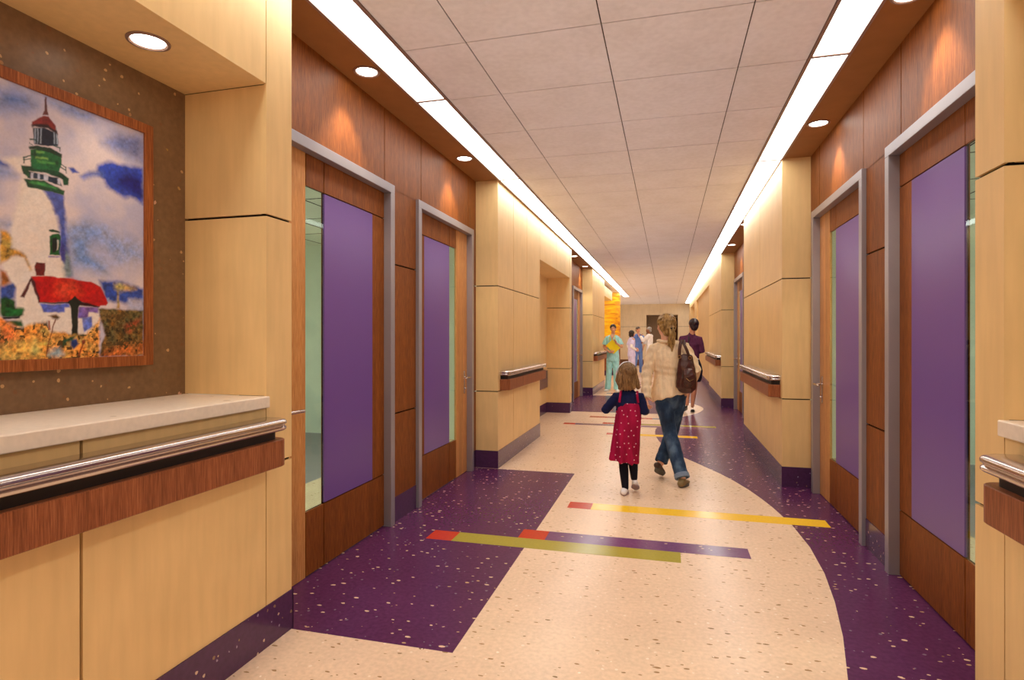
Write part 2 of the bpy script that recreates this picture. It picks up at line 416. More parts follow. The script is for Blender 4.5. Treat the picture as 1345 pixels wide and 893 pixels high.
# ---- bases
def base(mb, X, sgn, y0, y1, t=.006): mb.box(X-sgn*t, X+sgn*.02, y0, y1, 0, ZB, 0)
b = MB()
base(b, XL, -1, -4, 2.464+.006); b.box(-2.05, XL+.006, 2.464, 2.470, 0, ZB)
base(b, XL, -1, 6.054, 8.187); b.box(-2.03, XL+.006, 6.034, 6.054, 0, ZB)
base(b, -2.22, -1, 8.187, 10.85); b.box(-2.22, XL+.006, 10.844, 10.864, 0, ZB); base(b, XL, -1, 10.864, 11.076)
base(b, XL, -1, 14.310, 17.1); b.box(-2.03, XL+.006, 14.294, 14.31, 0, ZB)
base(b, WL, -1, 4.03, 4.465); base(b, WL, -1, 5.895, 6.034); base(b, WL, -1, 12.302, 12.728)
b.box(-2.226, -2.20, 8.2, 10.844, .48, .80, 0)               # purple bumper panel in the second recess
struct(b.build('baseboard_left', [M['base_purple']]), 'speckled purple base along the left wall')
b = MB()
base(b, XR, 1, -4, 2.429); base(b, XR, 1, 6.0345, 8.896); b.box(XR-.006, WR, 6.014, 6.034, 0, ZB)
base(b, XR, 1, 12.5105, 16.1); base(b, XR+.06, 1, 16.1, 22.8); base(b, XR, 1, 22.8, 24.65); base(b, XR, 1, 28.2, YE-.012)
b.box(XR-.006, WR, 12.494, 12.51, 0, ZB)
base(b, WR, 1, 4.007, 4.438); base(b, WR, 1, 5.877, 6.014); base(b, WR, 1, 10.472, 10.908)
struct(b.build('baseboard_right', [M['base_purple']]), 'speckled purple base along the right wall')

# ------------------------------------------------------------------ floor with its inlays
f = MB()
f.box(-3.4, 2.1, -4.1, 33, -.08, 0, 0)
def inlay(pts, mi, z): f.prism(pts, 0, z, mi)
inlay([(-2.1,2.454), (-.935,2.454), (-.935,6.023), (-2.1,6.023)], 1, .0004)
inlay([(-2.1,11.10), (-.9,11.12), (.2,11.13), (.2,14.33), (-2.1,14.33)], 1, .0004)
inlay([(-.83,17.9), (-.83,17.9+.001), (-.82,17.95)], 1, .0002)
# the purple field on the right with its curved edge
arc = [(.46,1.7), (.62,2.25), (.724,2.684), (.806,3.066), (.87,3.46), (.915,3.86), (.934,4.316), (.915,4.77), (.880,5.05), (.851,5.255), (.80,5.52), (.735,5.80), (.634,6.139), (.53,6.42), (.425,6.653), (.315,6.90), (.198,7.149), (.09,7.42), (.0,7.71), (-.062,7.946), (-.11,8.22), (-.150,8.52), (-.172,8.80), (-.179,9.039), (-.175,9.26), (-.155,9.44), (-.10,9.62), (.0,9.95), (.09,10.33), (.195,10.731), (.30,10.92), (.40,11.11), (.525,11.38), (.61,11.66), (.675,11.95), (.70,12.2), (.69,12.45), (.64,12.7), (.56,12.95), (.43,13.27), (.34,13.6), (.30,14.2), (.34,15.0), (.45,16.2), (.60,17.6), (.72,19.5), (.78,22), (.8,25), (.8,30.38)]
edge = [(2.05,30.38), (2.05,24.7), (1.4,24.7), (1.4,1.7)]
inlay(arc+edge, 1, .0004)
def strip(y0, y1, x0, xm, x1, mi, z=.0008, red=2): inlay([(x0,y0), (xm,y0), (xm,y1), (x0,y1)], red, z); inlay([(xm,y0), (x1,y0), (x1,y1), (xm,y1)], mi, z)
strip(3.806, 3.990, -1.652, -1.461, .084, 4)
strip(3.990, 4.176, -1.026, -.833, .521, 5)
strip(4.800, 4.982, -.81, -.614, 1.183, 3)
strip(8.575, 8.750, -.87, -.74, .414, 3)
strip(9.44, 9.60, -1.662, -1.465, .60, 5, .0007)
strip(9.64, 9.80, -1.04, -.86, .746, 4, .0008)
strip(10.365, 10.53, -1.345, -.255, .10, 6)
for y, x0, x1, mi in ((14.98, -1.5, -.9, 5), (17.1, -1.0, -.55, 2), (18.1, -1.0, -.4, 5), (18.8, -1.3, -.2, 2), (21.9, -1.4, -.1, 2), (26.4, -1.4, -.3, 5), (28.0, -1.3, -.2, 2)):
    inlay([(x0,y-.09), (x1,y-.09), (x1,y+.09), (x0,y+.09)], mi, .0006)
struct(f.build('floor', [M['floor_beige'], M['floor_purple'], M['strip_red'], M['strip_yellow'], M['strip_olive'], M['strip_purple'], M['strip_grey']]), 'beige speckled floor with purple fields and coloured strips')

# ------------------------------------------------------------------ ceiling
c = MB()
LI0, LI1 = -1.745, -1.535        # left light strip
RI0, RI1 = .850, 1.050           # right light strip
def slab(x0, x1, y0, y1, mi, z=H, t=.03): c.box(x0, x1, y0, y1, z, z+t, mi)
xs = [LI1+.018, -1.128, -.348, .432, RI0-.018]
ys = [3.176+.7385*k for k in range(-10, 37)]; ys = [-4.0]+[y for y in ys if -3.9 < y < YE-.1]+[YE]
for a, b_ in zip(xs[:-1], xs[1:]):
    for p, q in zip(ys[:-1], ys[1:]):
        c.box(a+.0035, b_-.0035, p+.0045, q-.0045, H, H+.012, 0)
c.box(xs[0], xs[-1], -4, YE, H+.006, H+.03, 1)
slab(WL-.2, LI0-.018, -4, 17.1, 2); slab(-3.4, LI0-.018, 17.1, YE, 0)
slab(RI1+.018, WR+.2, -4, YE, 2)
slab(LI0-.018, LI1+.018, 24.62, YE, 0)
slab(-3.45, 2.1, -4.1, 33, 2, H+.06, .04)
struct(c.build('ceiling', [M['tile'], M['tee'], M['soffit']]), 'ceiling of square pinkish beige tiles in a thin dark grid')

def strip_light(x0, x1, y1, phase, label):
    r = empty('linear_light', ((x0+x1)/2, 0, H)); tag(r, label, 'ceiling light', 'long light strips along the ceiling edges')
    h = (x1-x0)/2
    fr = MB(); fr.box(-h-.018, -h, -4, y1, -.010, .05, 0); fr.box(h, h+.018, -4, y1, -.010, .05, 0); fr.box(-h-.018, h+.018, y1, y1+.018, -.010, .05, 0)
    cuts = [phase+2.151*k for k in range(-3, 14)]; cuts = [-4.0]+[q for q in cuts if -3.8 < q < y1-.2]+[y1]
    for q in cuts[1:-1]: fr.box(-h, h, q-.012, q+.012, -.009, .03, 0)
    fr.build('frame', M['brown_metal'], r)
    for p, q in zip(cuts[:-1], cuts[1:]):
        d = MB(); d.box(-h, h, p+.012, q-.012, -.003, .02, 0); d.build('diffuser', M['strip_light'], r)
strip_light(LI0, LI1, 24.6, 3.879, 'long white light strip along the left edge of the tiled ceiling')
strip_light(RI0, RI1, 29.85, 3.879, 'long white light strip along the right edge of the tiled ceiling')

def downlight(x, y, z, label, group, r=.072, power=55, spot=True):
    e = empty('downlight', (x, y, z)); tag(e, label, 'downlight', group)
    MB().lathe((0,0,0), [(r*.92,.02), (r*.92,-.002), (r,-.007), (r*1.16,-.005), (r*1.18,.004), (r*1.1,.02)], 32).build('trim_ring', M['brown_metal'], e, True)
    MB().lathe((0,0,0), [(r*.9,-.001), (r*.9,.01)], 32).build('lens', M['down_light'], e)
    if spot:
        ld = bpy.data.lights.new('downlight_lamp', 'SPOT'); ld.energy = power; ld.color = (1, .86, .66)
        ld.spot_size = math.radians(82); ld.spot_blend = .55; ld.shadow_soft_size = .05
        lo = bpy.data.objects.new('downlight_lamp', ld); col.objects.link(lo); lo.parent = e; lo.location = (0, 0, -.015)
DG = 'round downlights in the soffit over the doors'
downlight(-1.866, 3.358, H, 'round downlight over the nearest door on the left', DG)
downlight(-1.869, 5.224, H, 'round downlight over the second door on the left', DG)
downlight(-1.883, 12.07, H, 'round downlight over the third door on the left, in the second alcove', DG)
downlight(-1.90, 13.87, H, 'round downlight over the farthest door on the left', DG)
downlight(1.165, 5.10, H, 'round downlight over the second door on the right', DG)
downlight(1.165, 3.30, H, 'round downlight over the nearest door on the right', DG)
downlight(1.14, 9.35, H, 'round downlight over the third door on the right, in the second alcove', DG)
downlight(1.14, 11.35, H, 'round downlight over the farthest door on the right', DG)
downlight(-1.971, 1.832, 2.586, 'large round downlight in the niche above the lighthouse painting', 'niche downlights', .066, 9)
downlight(-1.971, .45, 2.586, 'round downlight in the niche, out of frame to the left', 'niche downlights', .066, 9)
downlight(1.26, 1.75, 2.586, 'round downlight in the right niche', 'niche downlights', .066, 7)

downlight(-2.9, 18.6, H, 'round downlight in the side lobby, hidden behind the far left pier', 'lobby downlights', power=120)
downlight(-2.9, 26.5, H, 'round downlight in the side lobby beyond the orange wall', 'lobby downlights', power=160)
# ------------------------------------------------------------------ doors
dn = [0]
def door(X, sgn, ya, yb, mirror, label, wide=None):
    """ya<yb outer frame edges. mirror False: latch (light) stile at the near end. X = wood wall face, sgn away from corridor."""
    dn[0] += 1
    r = empty('door_%d' % dn[0], (X, (ya+yb)/2, 0)); struct(r, label)
    yc = (ya+yb)/2; F = -sgn*.03; D = sgn*.03; fw = .062
    P = lambda y: y-yc
    fr = MB(); zt = 2.575; zi = 2.51
    for a, b in ((ya, ya+fw), (yb-fw, yb)): fr.box(F, sgn*.09, P(a), P(b), 0, zi, 0, .003)
    fr.box(F, sgn*.09, P(ya), P(yb), zi, zt, 0, .003)
    fr.build('door_frame', M['steel'], r)
    # leaf zones, measured from the hinge-side jamb
    if mirror: q = lambda d: P(ya+fw)+d; span = lambda a, b: (q(a), q(b))
    else: q = lambda d: P(yb-fw)-d; span = lambda a, b: (q(b), q(a))
    Wd = (yb-ya)-2*fw
    k = Wd/1.304
    s1, s2, s3 = .18*k, .79*k, .978*k
    z0, z1 = .393, 2.316; g = .004; T = .020; G = sgn
    lf = MB()
    def pan(a, b, za, zb, mi, ga=g, gb=g, gz0=g, gz1=g):
        y0, y1 = span(a+ga, b-gb); lf.box(D, D+G*.012, y0, y1, za+gz0, zb-gz1, mi)
    pan(0, s2, .006, z0, 0, 0); pan(0, s1, z0, z1, 0, 0, 0); pan(0, s2, z1, zi, 0, 0, g, g, 0)
    pan(s2, s3, .006, z0, 0); pan(s2, s3, z1, zi, 0, g, g, g, 0)
    y0, y1 = span(0, s2); lf.box(D+G*.012, D+G*.015, y0, y1, .006, zi, 1); lf.box(D+G*.015, D+G*T, y0, y1, .006, zi, 0)
    y0, y1 = span(s2, s3); lf.box(D+G*.012, D+G*T, y0, y1, .006, z0-.004, 1); lf.box(D+G*.012, D+G*T, y0, y1, z1+.004, zi, 1)
    lf.build('door_leaf', [M['wood'], M['groove']], r)
    st = MB(); y0, y1 = span(s3+g, Wd); st.box(D, D+G*T, y0, y1, .006, zi, 0)
    st.build('latch_stile', M['light_wood'], r)
    pp = MB(); y0, y1 = span(s1, s2-g); pp.box(D-G*.001, D+G*.012, y0, y1, z0+g, z1-g, 0); pp.build('purple_panel', M['purple_panel'], r)
    gl = MB(); y0, y1 = span(s2+g, s3-g); gl.box(D+G*.002, D+G*.008, y0, y1, z0, z1, 0); gl.build('glass_pane', M['glass'], r)
    # lever handle on a tall slim plate
    ds = .09*k; yh = q(Wd-ds); dirn = (-1 if mirror else 1)
    h = MB()
    h.box(D, D-G*.006, yh-.014, yh+.014, .835, 1.075, 0, .0025)
    h.tube([(D, yh, 1.005), (D-G*.065, yh, 1.005)], .009, 12, caps=False)
    h.tube([(D-G*.066, yh-dirn*.004, 1.005), (D-G*.068, yh+dirn*.05, 1.006), (D-G*.066, yh+dirn*.125, 1.003)], [.0105,.010,.009], 12)
    h.tube([(D, yh, .89), (D-G*.016, yh, .89)], .009, 12)
    h.build('handle', M['chrome'], r, True)
    return r
door(WL, -1, *LD1, False, 'nearest door on the left, with a wide purple panel, cut by the niche pier')
door(WL, -1, *LD2, True, 'second door on the left, purple panel, in a grey frame')
door(WL, -1, 11.12, 12.30, False, 'third door on the left, in the second alcove')
door(WL, -1, 12.73, 14.16, True, 'farthest door on the left, a thin purple sliver behind the beige pier')
door(WR, 1, *RD1, False, 'nearest door on the right, with a wide purple panel')
door(WR, 1, *RD2, True, 'second door on the right, with a narrow purple panel and lever')
door(WR, 1, 9.05, 10.47, False, 'third door on the right, hidden in the second alcove')
door(WR, 1, 10.91, 12.33, True, 'farthest door on the right, thin purple strip beyond the handrail pier')

# rooms behind the door glass
def room(name, xa, xb, y0, y1, which):
    w = MB()
    x0, x1 = sorted((xa, xb))
    w.box(x0, x0+.05, y0, y1, 0, 2.8, 0); w.box(x1-.05, x1, y0, y1, 0, 2.8, 0) if False else None
    far = xb
    w = MB(); s = 1 if xb > xa else -1
    w.box(far, far+s*.05, y0, y1, 0, 2.8, 0)
    w.box(xa, far, y0-.05, y0, 0, 2.8, 0); w.box(xa, far, y1, y1+.05, 0, 2.8, 0)
    w.box(xa, far, y0, y1, 2.8, 2.85, 0); w.box(xa, far, y0, y1, -.05, -.001, 1)
    for k in range(1, 6): w.box(xa, far, y0+(y1-y0)*k/6-.006, y0+(y1-y0)*k/6+.006, 2.797, 2.8, 2)
    for k in range(1, 5): w.box(xa+(far-xa)*k/5-.006, xa+(far-xa)*k/5+.006, y0, y1, 2.797, 2.8, 2)
    struct(w.build(name, [M['room_wall'], M['room_floor'], M['groove']]))
    l = empty('ceiling_light', ((xa+far)/2, (y0+y1)/2, 2.795)); tag(l, 'ceiling light of the room behind the %s doors' % which, 'ceiling light')
    MB().box(-.35 if s > 0 else -1.35, 1.35 if s > 0 else .35, -1.6, -.9, -.01, 0).build('diffuser', M['room_light'], l)
room('wall_left_room', -2.12, -5.6, 2.5, 7.6, 'near left')
room('wall_right_room', 1.40, 4.9, 2.5, 7.6, 'near right')
room('wall_left_far_room', -2.12, -4.6, 11.3, 15.2, 'far left')
room('wall_right_far_room', 1.40, 3.9, 9.2, 13.4, 'far right')

# ------------------------------------------------------------------ counters
def counter(x0, x1, label):
    o = MB(); o.box(x0, x1, NB, 2.2795 if x0 < 0 else 2.2385, 1.10, 1.152, 0, .004)
    tag(o.build('countertop', M['counter']), label, 'counter')
counter(-2.233, XL+.02, 'cream stone counter ledge in the niche below the lighthouse painting')
counter(XR-.02, 1.515, 'cream stone counter ledge in the right niche, at the right edge')

# ------------------------------------------------------------------ handrails
def handrail(X, sgn, y0, y1, label):
    """sgn points into the corridor"""
    r = empty('handrail', (X, (y0+y1)/2, 0)); tag(r, label, 'handrail', 'wall handrails with wooden bumpers')
    hl = (y1-y0)/2
    def outline(depth, rad, inset=0):
        pts = [(0, -hl+inset)]
        for k in range(7):
            a = math.pi/2*k/6; pts.append((sgn*(depth-rad+rad*math.sin(a)), -hl+inset+rad-rad*math.cos(a)))
        for k in range(7):
            a = math.pi/2*k/6; pts.append((sgn*(depth-rad+rad*math.cos(a)), hl-inset-rad+rad*math.sin(a)))
        pts.append((0, hl-inset)); return pts
    def prof(lv, rad=.05):
        m = MB(); rings = []
        for dp, z, ins in lv:
            rings.append([(p[0], p[1], z) for p in outline(dp, rad, ins)])
        n = len(rings[0]); vs = [q for g in rings for q in g]
        fs = [(i*n+k, i*n+(k+1) % n, (i+1)*n+(k+1) % n, (i+1)*n+k) for i in range(len(rings)-1) for k in range(n)]
        fs += [tuple(range(n))[::-1], tuple(range((len(rings)-1)*n, len(rings)*n))]
        return m.add(vs, fs)
    prof([(.100,1.002,.012), (.111,1.004,.004), (.116,1.010,0), (.116,1.018,0), (.110,1.023,.004), (.1105,1.029,.004), (.117,1.034,0), (.118,1.042,0), (.113,1.050,.004), (.100,1.055,.012), (.05,1.056,.02)]).build('metal_rail', M['chrome'], r, True)
    prof([(.075,.958,.03), (.075,1.004,.03)], .04).build('backing', M['dark'], r)
    prof([(.103,.842,.003), (.106,.845,0), (.106,.960,0), (.103,.963,.003)]).build('wood_bumper', M['rail_wood'], r)
handrail(XL, 1, -.9, 2.30, 'long handrail at the lower left, below the counter ledge')
handrail(XL, 1, 6.12, 8.14, 'handrail on the left beige pier past the second door')
handrail(XL, 1, 14.5, 17.05, 'handrail on the far left pier beside the person in teal scrubs')
handrail(XR, -1, -.9, 2.17, 'handrail end at the lower right edge, below the right ledge')
handrail(XR, -1, 6.10, 8.45, 'handrail on the right beige pier past the second right door')
handrail(XR, -1, 12.35+.25, 15.9, 'handrail on the farther right wall, behind the person in purple')

# ------------------------------------------------------------------ orange column
o = MB()
cx, cy, rx, ry = -2.45, 22.7, .70, .75
ang = [math.radians(a) for a in range(-165, 50, 5)]
def cyl(z0, z1, k, mi):
    pts = [(cx+rx*k*math.cos(a), cy+ry*k*math.sin(a)) for a in ang]+[(cx-.55, cy+ry)]
    o.prism(pts, z0, z1, mi)
cyl(1.02, H, 1, 0); cyl(.19, 1.02, .99, 1); cyl(0, .19, 1.0, 2)
struct(o.build('wall_curved', [M['orange'], M['rail_wood'], M['base_purple']], None, True), 'curved orange streaked wall at the far left')

# ------------------------------------------------------------------ camera
cam = bpy.data.cameras.new('camera'); co = bpy.data.objects.new('camera', cam); col.objects.link(co)
cam.sensor_width = 36; cam.lens = 36*761.5/1345; cam.shift_y = -3/1345; cam.clip_start = .02
co.location = (0, 0, 1.42); co.rotation_euler = (math.radians(90), 0, math.atan(204/761.5))
scene.camera = co
wd = bpy.data.worlds.new('world'); scene.world = wd; wd.use_nodes = True
wd.node_tree.nodes['Background'].inputs[0].default_value = (.9,.95,1.0,1)
scene.cycles.use_fast_gi = True; scene.cycles.fast_gi_method = 'ADD'
wd.light_settings.ao_factor = .19; wd.light_settings.distance = 2.2
vs = scene.view_settings
vs.view_transform = 'Standard'; vs.look = 'None'; vs.gamma = 1; vs.use_curve_mapping = False; vs.exposure = 0.0
scene.cycles.max_bounces = 10; scene.cycles.diffuse_bounces = 6; scene.cycles.caustics_reflective = False
scene.cycles.use_denoising = True

# ------------------------------------------------------------------ the painting: a watercolour worked out point by point on its canvas
# each patch of paint: (colour, softness of the edge, strength of the brushwork, outline as (y, z) on the canvas)
ART = [
  ((96,122,186),0.0352,0.25,[(1.441,2.268),(1.495,2.281),(1.556,2.278),(1.571,2.255),(1.537,2.221),(1.49,2.208),(1.436,2.183)]),
  ((120,140,196),0.022,0.25,[(1.612,2.292),(1.778,2.306),(1.784,2.274),(1.737,2.268),(1.664,2.264)]),
  ((60,84,170),0.011,0.2,[(1.428,2.017),(1.476,2.031),(1.482,2.02),(1.472,2.006),(1.428,1.994)]),
  ((126,146,200),0.022,0.2,[(1.428,1.99),(1.481,2.0),(1.509,1.982),(1.472,1.973),(1.428,1.961)]),
  ((110,122,176),0.0308,0.25,[(1.885,2.263),(2.011,2.293),(2.011,2.18),(1.945,2.185),(1.885,2.185),(1.822,2.2)]),
  ((40,66,170),0.011,0.3,[(1.803,2.108),(1.853,2.137),(1.905,2.14),(2.011,2.152),(2.011,1.998),(1.959,2.014),(1.911,2.006),(1.84,2.031),(1.828,2.057),(1.803,2.079)]),
  ((14,26,120),0.0198,0.3,[(1.885,2.078),(1.931,2.114),(2.011,2.105),(2.011,2.023),(1.959,2.036),(1.898,2.045)]),
  ((66,92,178),0.011,0.3,[(1.729,2.042),(1.773,2.071),(1.828,2.089),(1.834,2.07),(1.779,2.056),(1.744,2.032)]),
  ((50,70,160),0.0044,0.3,[(1.687,2.064),(1.71,2.067),(1.727,2.058),(1.704,2.047)]),
  ((130,152,204),0.0308,0.3,[(1.687,1.849),(1.755,1.874),(1.84,1.855),(1.828,1.818),(1.687,1.8)]),
  ((120,146,200),0.0308,0.3,[(1.686,1.818),(1.778,1.834),(1.778,1.754),(1.846,1.715),(1.846,1.676),(1.746,1.685),(1.699,1.697),(1.681,1.758)]),
  ((140,158,206),0.044,0.3,[(1.846,1.841),(1.983,1.824),(2.012,1.756),(1.899,1.722),(1.82,1.779)]),
  ((130,146,190),0.022,0.25,[(1.454,1.818),(1.51,1.829),(1.518,1.809),(1.476,1.794),(1.454,1.802)]),
  ((226,214,206),0.0088,0.06,[(1.454,2.029),(1.458,2.035),(1.549,2.063),(1.611,1.958),(1.646,1.851),(1.681,1.65),(1.699,1.634),(1.53,1.593),(1.476,1.654),(1.491,1.821),(1.526,1.996)]),
  ((226,216,208),0.0044,0.06,[(1.532,1.952),(1.591,1.963),(1.617,1.942),(1.648,1.88),(1.509,1.851)]),
  ((74,84,168),0.0066,0.3,[(1.589,1.962),(1.67,1.958),(1.672,1.885),(1.638,1.877),(1.617,1.932)]),
  ((74,90,170),0.0088,0.3,[(1.611,1.94),(1.668,1.949),(1.681,1.813),(1.699,1.652),(1.681,1.646),(1.674,1.694),(1.654,1.763),(1.654,1.835),(1.633,1.901)]),
  ((120,140,150),0.0088,0.3,[(1.672,1.753),(1.695,1.724),(1.702,1.643),(1.67,1.653),(1.666,1.693)]),
  ((24,70,40),0.0022,0.5,[(1.53,1.981),(1.596,1.991),(1.675,1.973),(1.67,1.956),(1.596,1.956),(1.542,1.955)]),
  ((60,130,60),0.0033,0.4,[(1.542,1.977),(1.596,1.984),(1.648,1.976),(1.638,1.97),(1.586,1.972),(1.547,1.969)]),
  ((30,44,60),0.0022,0.5,[(1.542,2.012),(1.648,2.015),(1.664,1.986),(1.596,1.993),(1.542,1.986)]),
  ((190,190,206),0.0022,0.2,[(1.554,2.009),(1.564,2.01),(1.562,1.989),(1.554,1.989)]),
  ((190,190,206),0.0022,0.2,[(1.577,2.012),(1.584,2.013),(1.583,1.992),(1.577,1.991)]),
  ((190,190,206),0.0022,0.2,[(1.596,2.014),(1.614,2.015),(1.612,1.993),(1.596,1.993)]),
  ((190,190,206),0.0022,0.2,[(1.646,2.011),(1.656,2.011),(1.656,1.99),(1.646,1.992)]),
  ((18,64,34),0.0022,0.5,[(1.52,2.026),(1.566,2.033),(1.648,2.042),(1.689,2.025),(1.687,1.997),(1.67,1.993),(1.664,2.013),(1.612,2.022),(1.547,2.013),(1.551,1.986),(1.527,1.998)]),
  ((22,92,44),0.0022,0.5,[(1.549,2.091),(1.596,2.112),(1.659,2.099),(1.662,2.067),(1.653,2.04),(1.554,2.026)]),
  ((104,160,74),0.0033,0.3,[(1.571,2.091),(1.596,2.096),(1.596,2.089),(1.571,2.084)]),
  ((130,176,84),0.0033,0.3,[(1.569,2.069),(1.612,2.077),(1.612,2.071),(1.569,2.063)]),
  ((80,150,64),0.0044,0.3,[(1.576,2.058),(1.638,2.067),(1.638,2.06),(1.576,2.052)]),
  ((16,44,26),0.0022,0.3,[(1.544,2.099),(1.571,2.112),(1.617,2.118),(1.663,2.108),(1.662,2.094),(1.617,2.099),(1.571,2.099),(1.547,2.091)]),
  ((14,24,44),0.0022,0.4,[(1.559,2.172),(1.596,2.185),(1.647,2.179),(1.647,2.136),(1.612,2.122),(1.564,2.114)]),
  ((150,168,190),0.0018,0.1,[(1.565,2.172),(1.569,2.173),(1.569,2.117),(1.565,2.117)]),
  ((150,168,190),0.0018,0.1,[(1.574,2.175),(1.578,2.176),(1.578,2.12),(1.574,2.12)]),
  ((150,168,190),0.0018,0.1,[(1.585,2.179),(1.589,2.18),(1.589,2.124),(1.585,2.124)]),
  ((150,168,190),0.0018,0.1,[(1.633,2.196),(1.637,2.196),(1.637,2.14),(1.633,2.139)]),
  ((150,168,190),0.0018,0.1,[(1.642,2.199),(1.646,2.199),(1.646,2.142),(1.642,2.142)]),
  ((24,66,60),0.0015,0.2,[(1.549,2.128),(1.566,2.134),(1.577,2.126),(1.577,2.122),(1.565,2.129),(1.551,2.123)]),
  ((24,66,60),0.0015,0.2,[(1.549,2.117),(1.552,2.112),(1.559,2.111),(1.559,2.108),(1.549,2.11)]),
  ((24,66,60),0.0015,0.2,[(1.632,2.134),(1.656,2.133),(1.656,2.128),(1.631,2.129)]),
  ((24,66,60),0.0015,0.2,[(1.653,2.132),(1.657,2.133),(1.657,2.116),(1.654,2.116)]),
  ((24,66,60),0.0015,0.2,[(1.527,2.058),(1.551,2.069),(1.552,2.066),(1.528,2.054)]),
  ((24,66,60),0.0015,0.2,[(1.526,2.049),(1.552,2.059),(1.552,2.056),(1.526,2.045)]),
  ((24,66,60),0.0015,0.2,[(1.527,2.059),(1.531,2.06),(1.531,2.035),(1.527,2.034)]),
  ((24,66,60),0.0015,0.2,[(1.655,2.073),(1.678,2.065),(1.678,2.061),(1.655,2.069)]),
  ((24,66,60),0.0015,0.2,[(1.655,2.06),(1.678,2.053),(1.678,2.048),(1.655,2.055)]),
  ((24,66,60),0.0015,0.2,[(1.676,2.066),(1.68,2.066),(1.68,2.039),(1.677,2.039)]),
  ((120,30,24),0.0022,0.4,[(1.555,2.179),(1.557,2.191),(1.596,2.227),(1.614,2.231),(1.64,2.206),(1.647,2.179),(1.617,2.19),(1.576,2.184)]),
  ((40,14,16),0.0026,0.4,[(1.555,2.179),(1.571,2.191),(1.612,2.199),(1.647,2.187),(1.647,2.176),(1.612,2.187),(1.566,2.179),(1.557,2.172)]),
  ((90,40,40),0.0018,0.3,[(1.602,2.296),(1.607,2.298),(1.609,2.251),(1.613,2.236),(1.592,2.229),(1.596,2.243),(1.599,2.247)]),
  ((20,84,36),0.0018,0.4,[(1.618,1.795),(1.628,1.803),(1.65,1.807),(1.658,1.799),(1.657,1.728),(1.618,1.724)]),
  ((16,24,24),0.0018,0.3,[(1.627,1.788),(1.644,1.793),(1.645,1.744),(1.635,1.736),(1.627,1.735)]),
  ((200,196,190),0.0018,0.1,[(1.645,1.784),(1.65,1.785),(1.65,1.749),(1.645,1.744)]),
  ((18,60,30),0.0018,0.4,[(1.615,1.816),(1.628,1.82),(1.654,1.815),(1.654,1.809),(1.628,1.81),(1.615,1.811)]),
  ((60,60,140),0.0044,0.3,[(1.657,1.786),(1.674,1.766),(1.674,1.703),(1.661,1.711),(1.657,1.728)]),
  ((140,120,180),0.0022,0.3,[(1.615,1.719),(1.654,1.725),(1.654,1.72),(1.615,1.714)]),
  ((44,74,160),0.0088,0.4,[(1.81,1.649),(1.907,1.653),(2.012,1.632),(2.012,1.56),(1.835,1.569)]),
  ((60,84,160),0.0066,0.4,[(1.454,1.595),(1.502,1.615),(1.502,1.557),(1.454,1.538)]),
  ((150,160,200),0.0044,0.2,[(1.812,1.573),(1.851,1.58),(1.851,1.566),(1.817,1.566)]),
  ((170,170,196),0.0088,0.2,[(1.938,1.585),(2.012,1.585),(2.012,1.536),(1.938,1.542)]),
  ((226,214,204),0.0022,0.05,[(1.504,1.612),(1.563,1.605),(1.583,1.554),(1.807,1.545),(1.812,1.441),(1.803,1.423),(1.504,1.423),(1.507,1.549)]),
  ((96,28,26),0.0018,0.4,[(1.57,1.69),(1.602,1.692),(1.603,1.679),(1.599,1.646),(1.57,1.643),(1.566,1.677)]),
  ((180,22,20),0.0022,0.3,[(1.554,1.639),(1.611,1.647),(1.778,1.639),(1.815,1.625),(1.848,1.56),(1.841,1.55),(1.775,1.547),(1.741,1.559),(1.582,1.547)]),
  ((180,22,20),0.0022,0.3,[(1.563,1.593),(1.803,1.612),(1.819,1.559),(1.812,1.545),(1.765,1.547),(1.711,1.579),(1.685,1.556),(1.583,1.55)]),
  ((206,60,34),0.0198,0.4,[(1.646,1.629),(1.709,1.635),(1.746,1.592),(1.681,1.56),(1.633,1.583)]),
  ((74,30,30),0.0022,0.4,[(1.554,1.637),(1.566,1.626),(1.586,1.55),(1.58,1.545),(1.554,1.62),(1.532,1.561),(1.519,1.562)]),
  ((50,14,16),0.0022,0.3,[(1.583,1.549),(1.685,1.555),(1.711,1.578),(1.742,1.559),(1.812,1.545),(1.805,1.54),(1.729,1.545),(1.685,1.548),(1.587,1.545)]),
  ((86,96,178),0.0033,0.4,[(1.585,1.543),(1.694,1.548),(1.694,1.535),(1.674,1.532),(1.672,1.515),(1.595,1.513)]),
  ((120,90,160),0.0033,0.4,[(1.724,1.541),(1.806,1.541),(1.805,1.518),(1.77,1.519),(1.765,1.499),(1.724,1.493)]),
  ((104,116,190),0.0033,0.4,[(1.742,1.498),(1.779,1.503),(1.781,1.459),(1.747,1.443)]),
  ((26,34,26),0.0022,0.4,[(1.689,1.556),(1.713,1.579),(1.738,1.559),(1.724,1.536),(1.725,1.423),(1.7,1.423),(1.696,1.539)]),
  ((180,140,60),0.0066,0.6,[(1.454,1.789),(1.476,1.785),(1.491,1.767),(1.491,1.73),(1.514,1.725),(1.536,1.711),(1.555,1.663),(1.551,1.66),(1.53,1.702),(1.502,1.707),(1.454,1.672)]),
  ((226,216,208),0.0044,0.05,[(1.461,1.669),(1.499,1.702),(1.526,1.702),(1.545,1.662),(1.53,1.618),(1.502,1.599),(1.476,1.638)]),
  ((150,90,40),0.0066,0.6,[(1.454,1.651),(1.476,1.646),(1.484,1.614),(1.465,1.595),(1.454,1.599)]),
  ((30,74,34),0.0044,0.6,[(1.454,1.554),(1.475,1.563),(1.5,1.549),(1.504,1.525),(1.529,1.525),(1.53,1.499),(1.518,1.49),(1.464,1.492),(1.454,1.507)]),
  ((24,110,50),0.0066,0.4,[(1.475,1.52),(1.529,1.523),(1.527,1.503),(1.475,1.499)]),
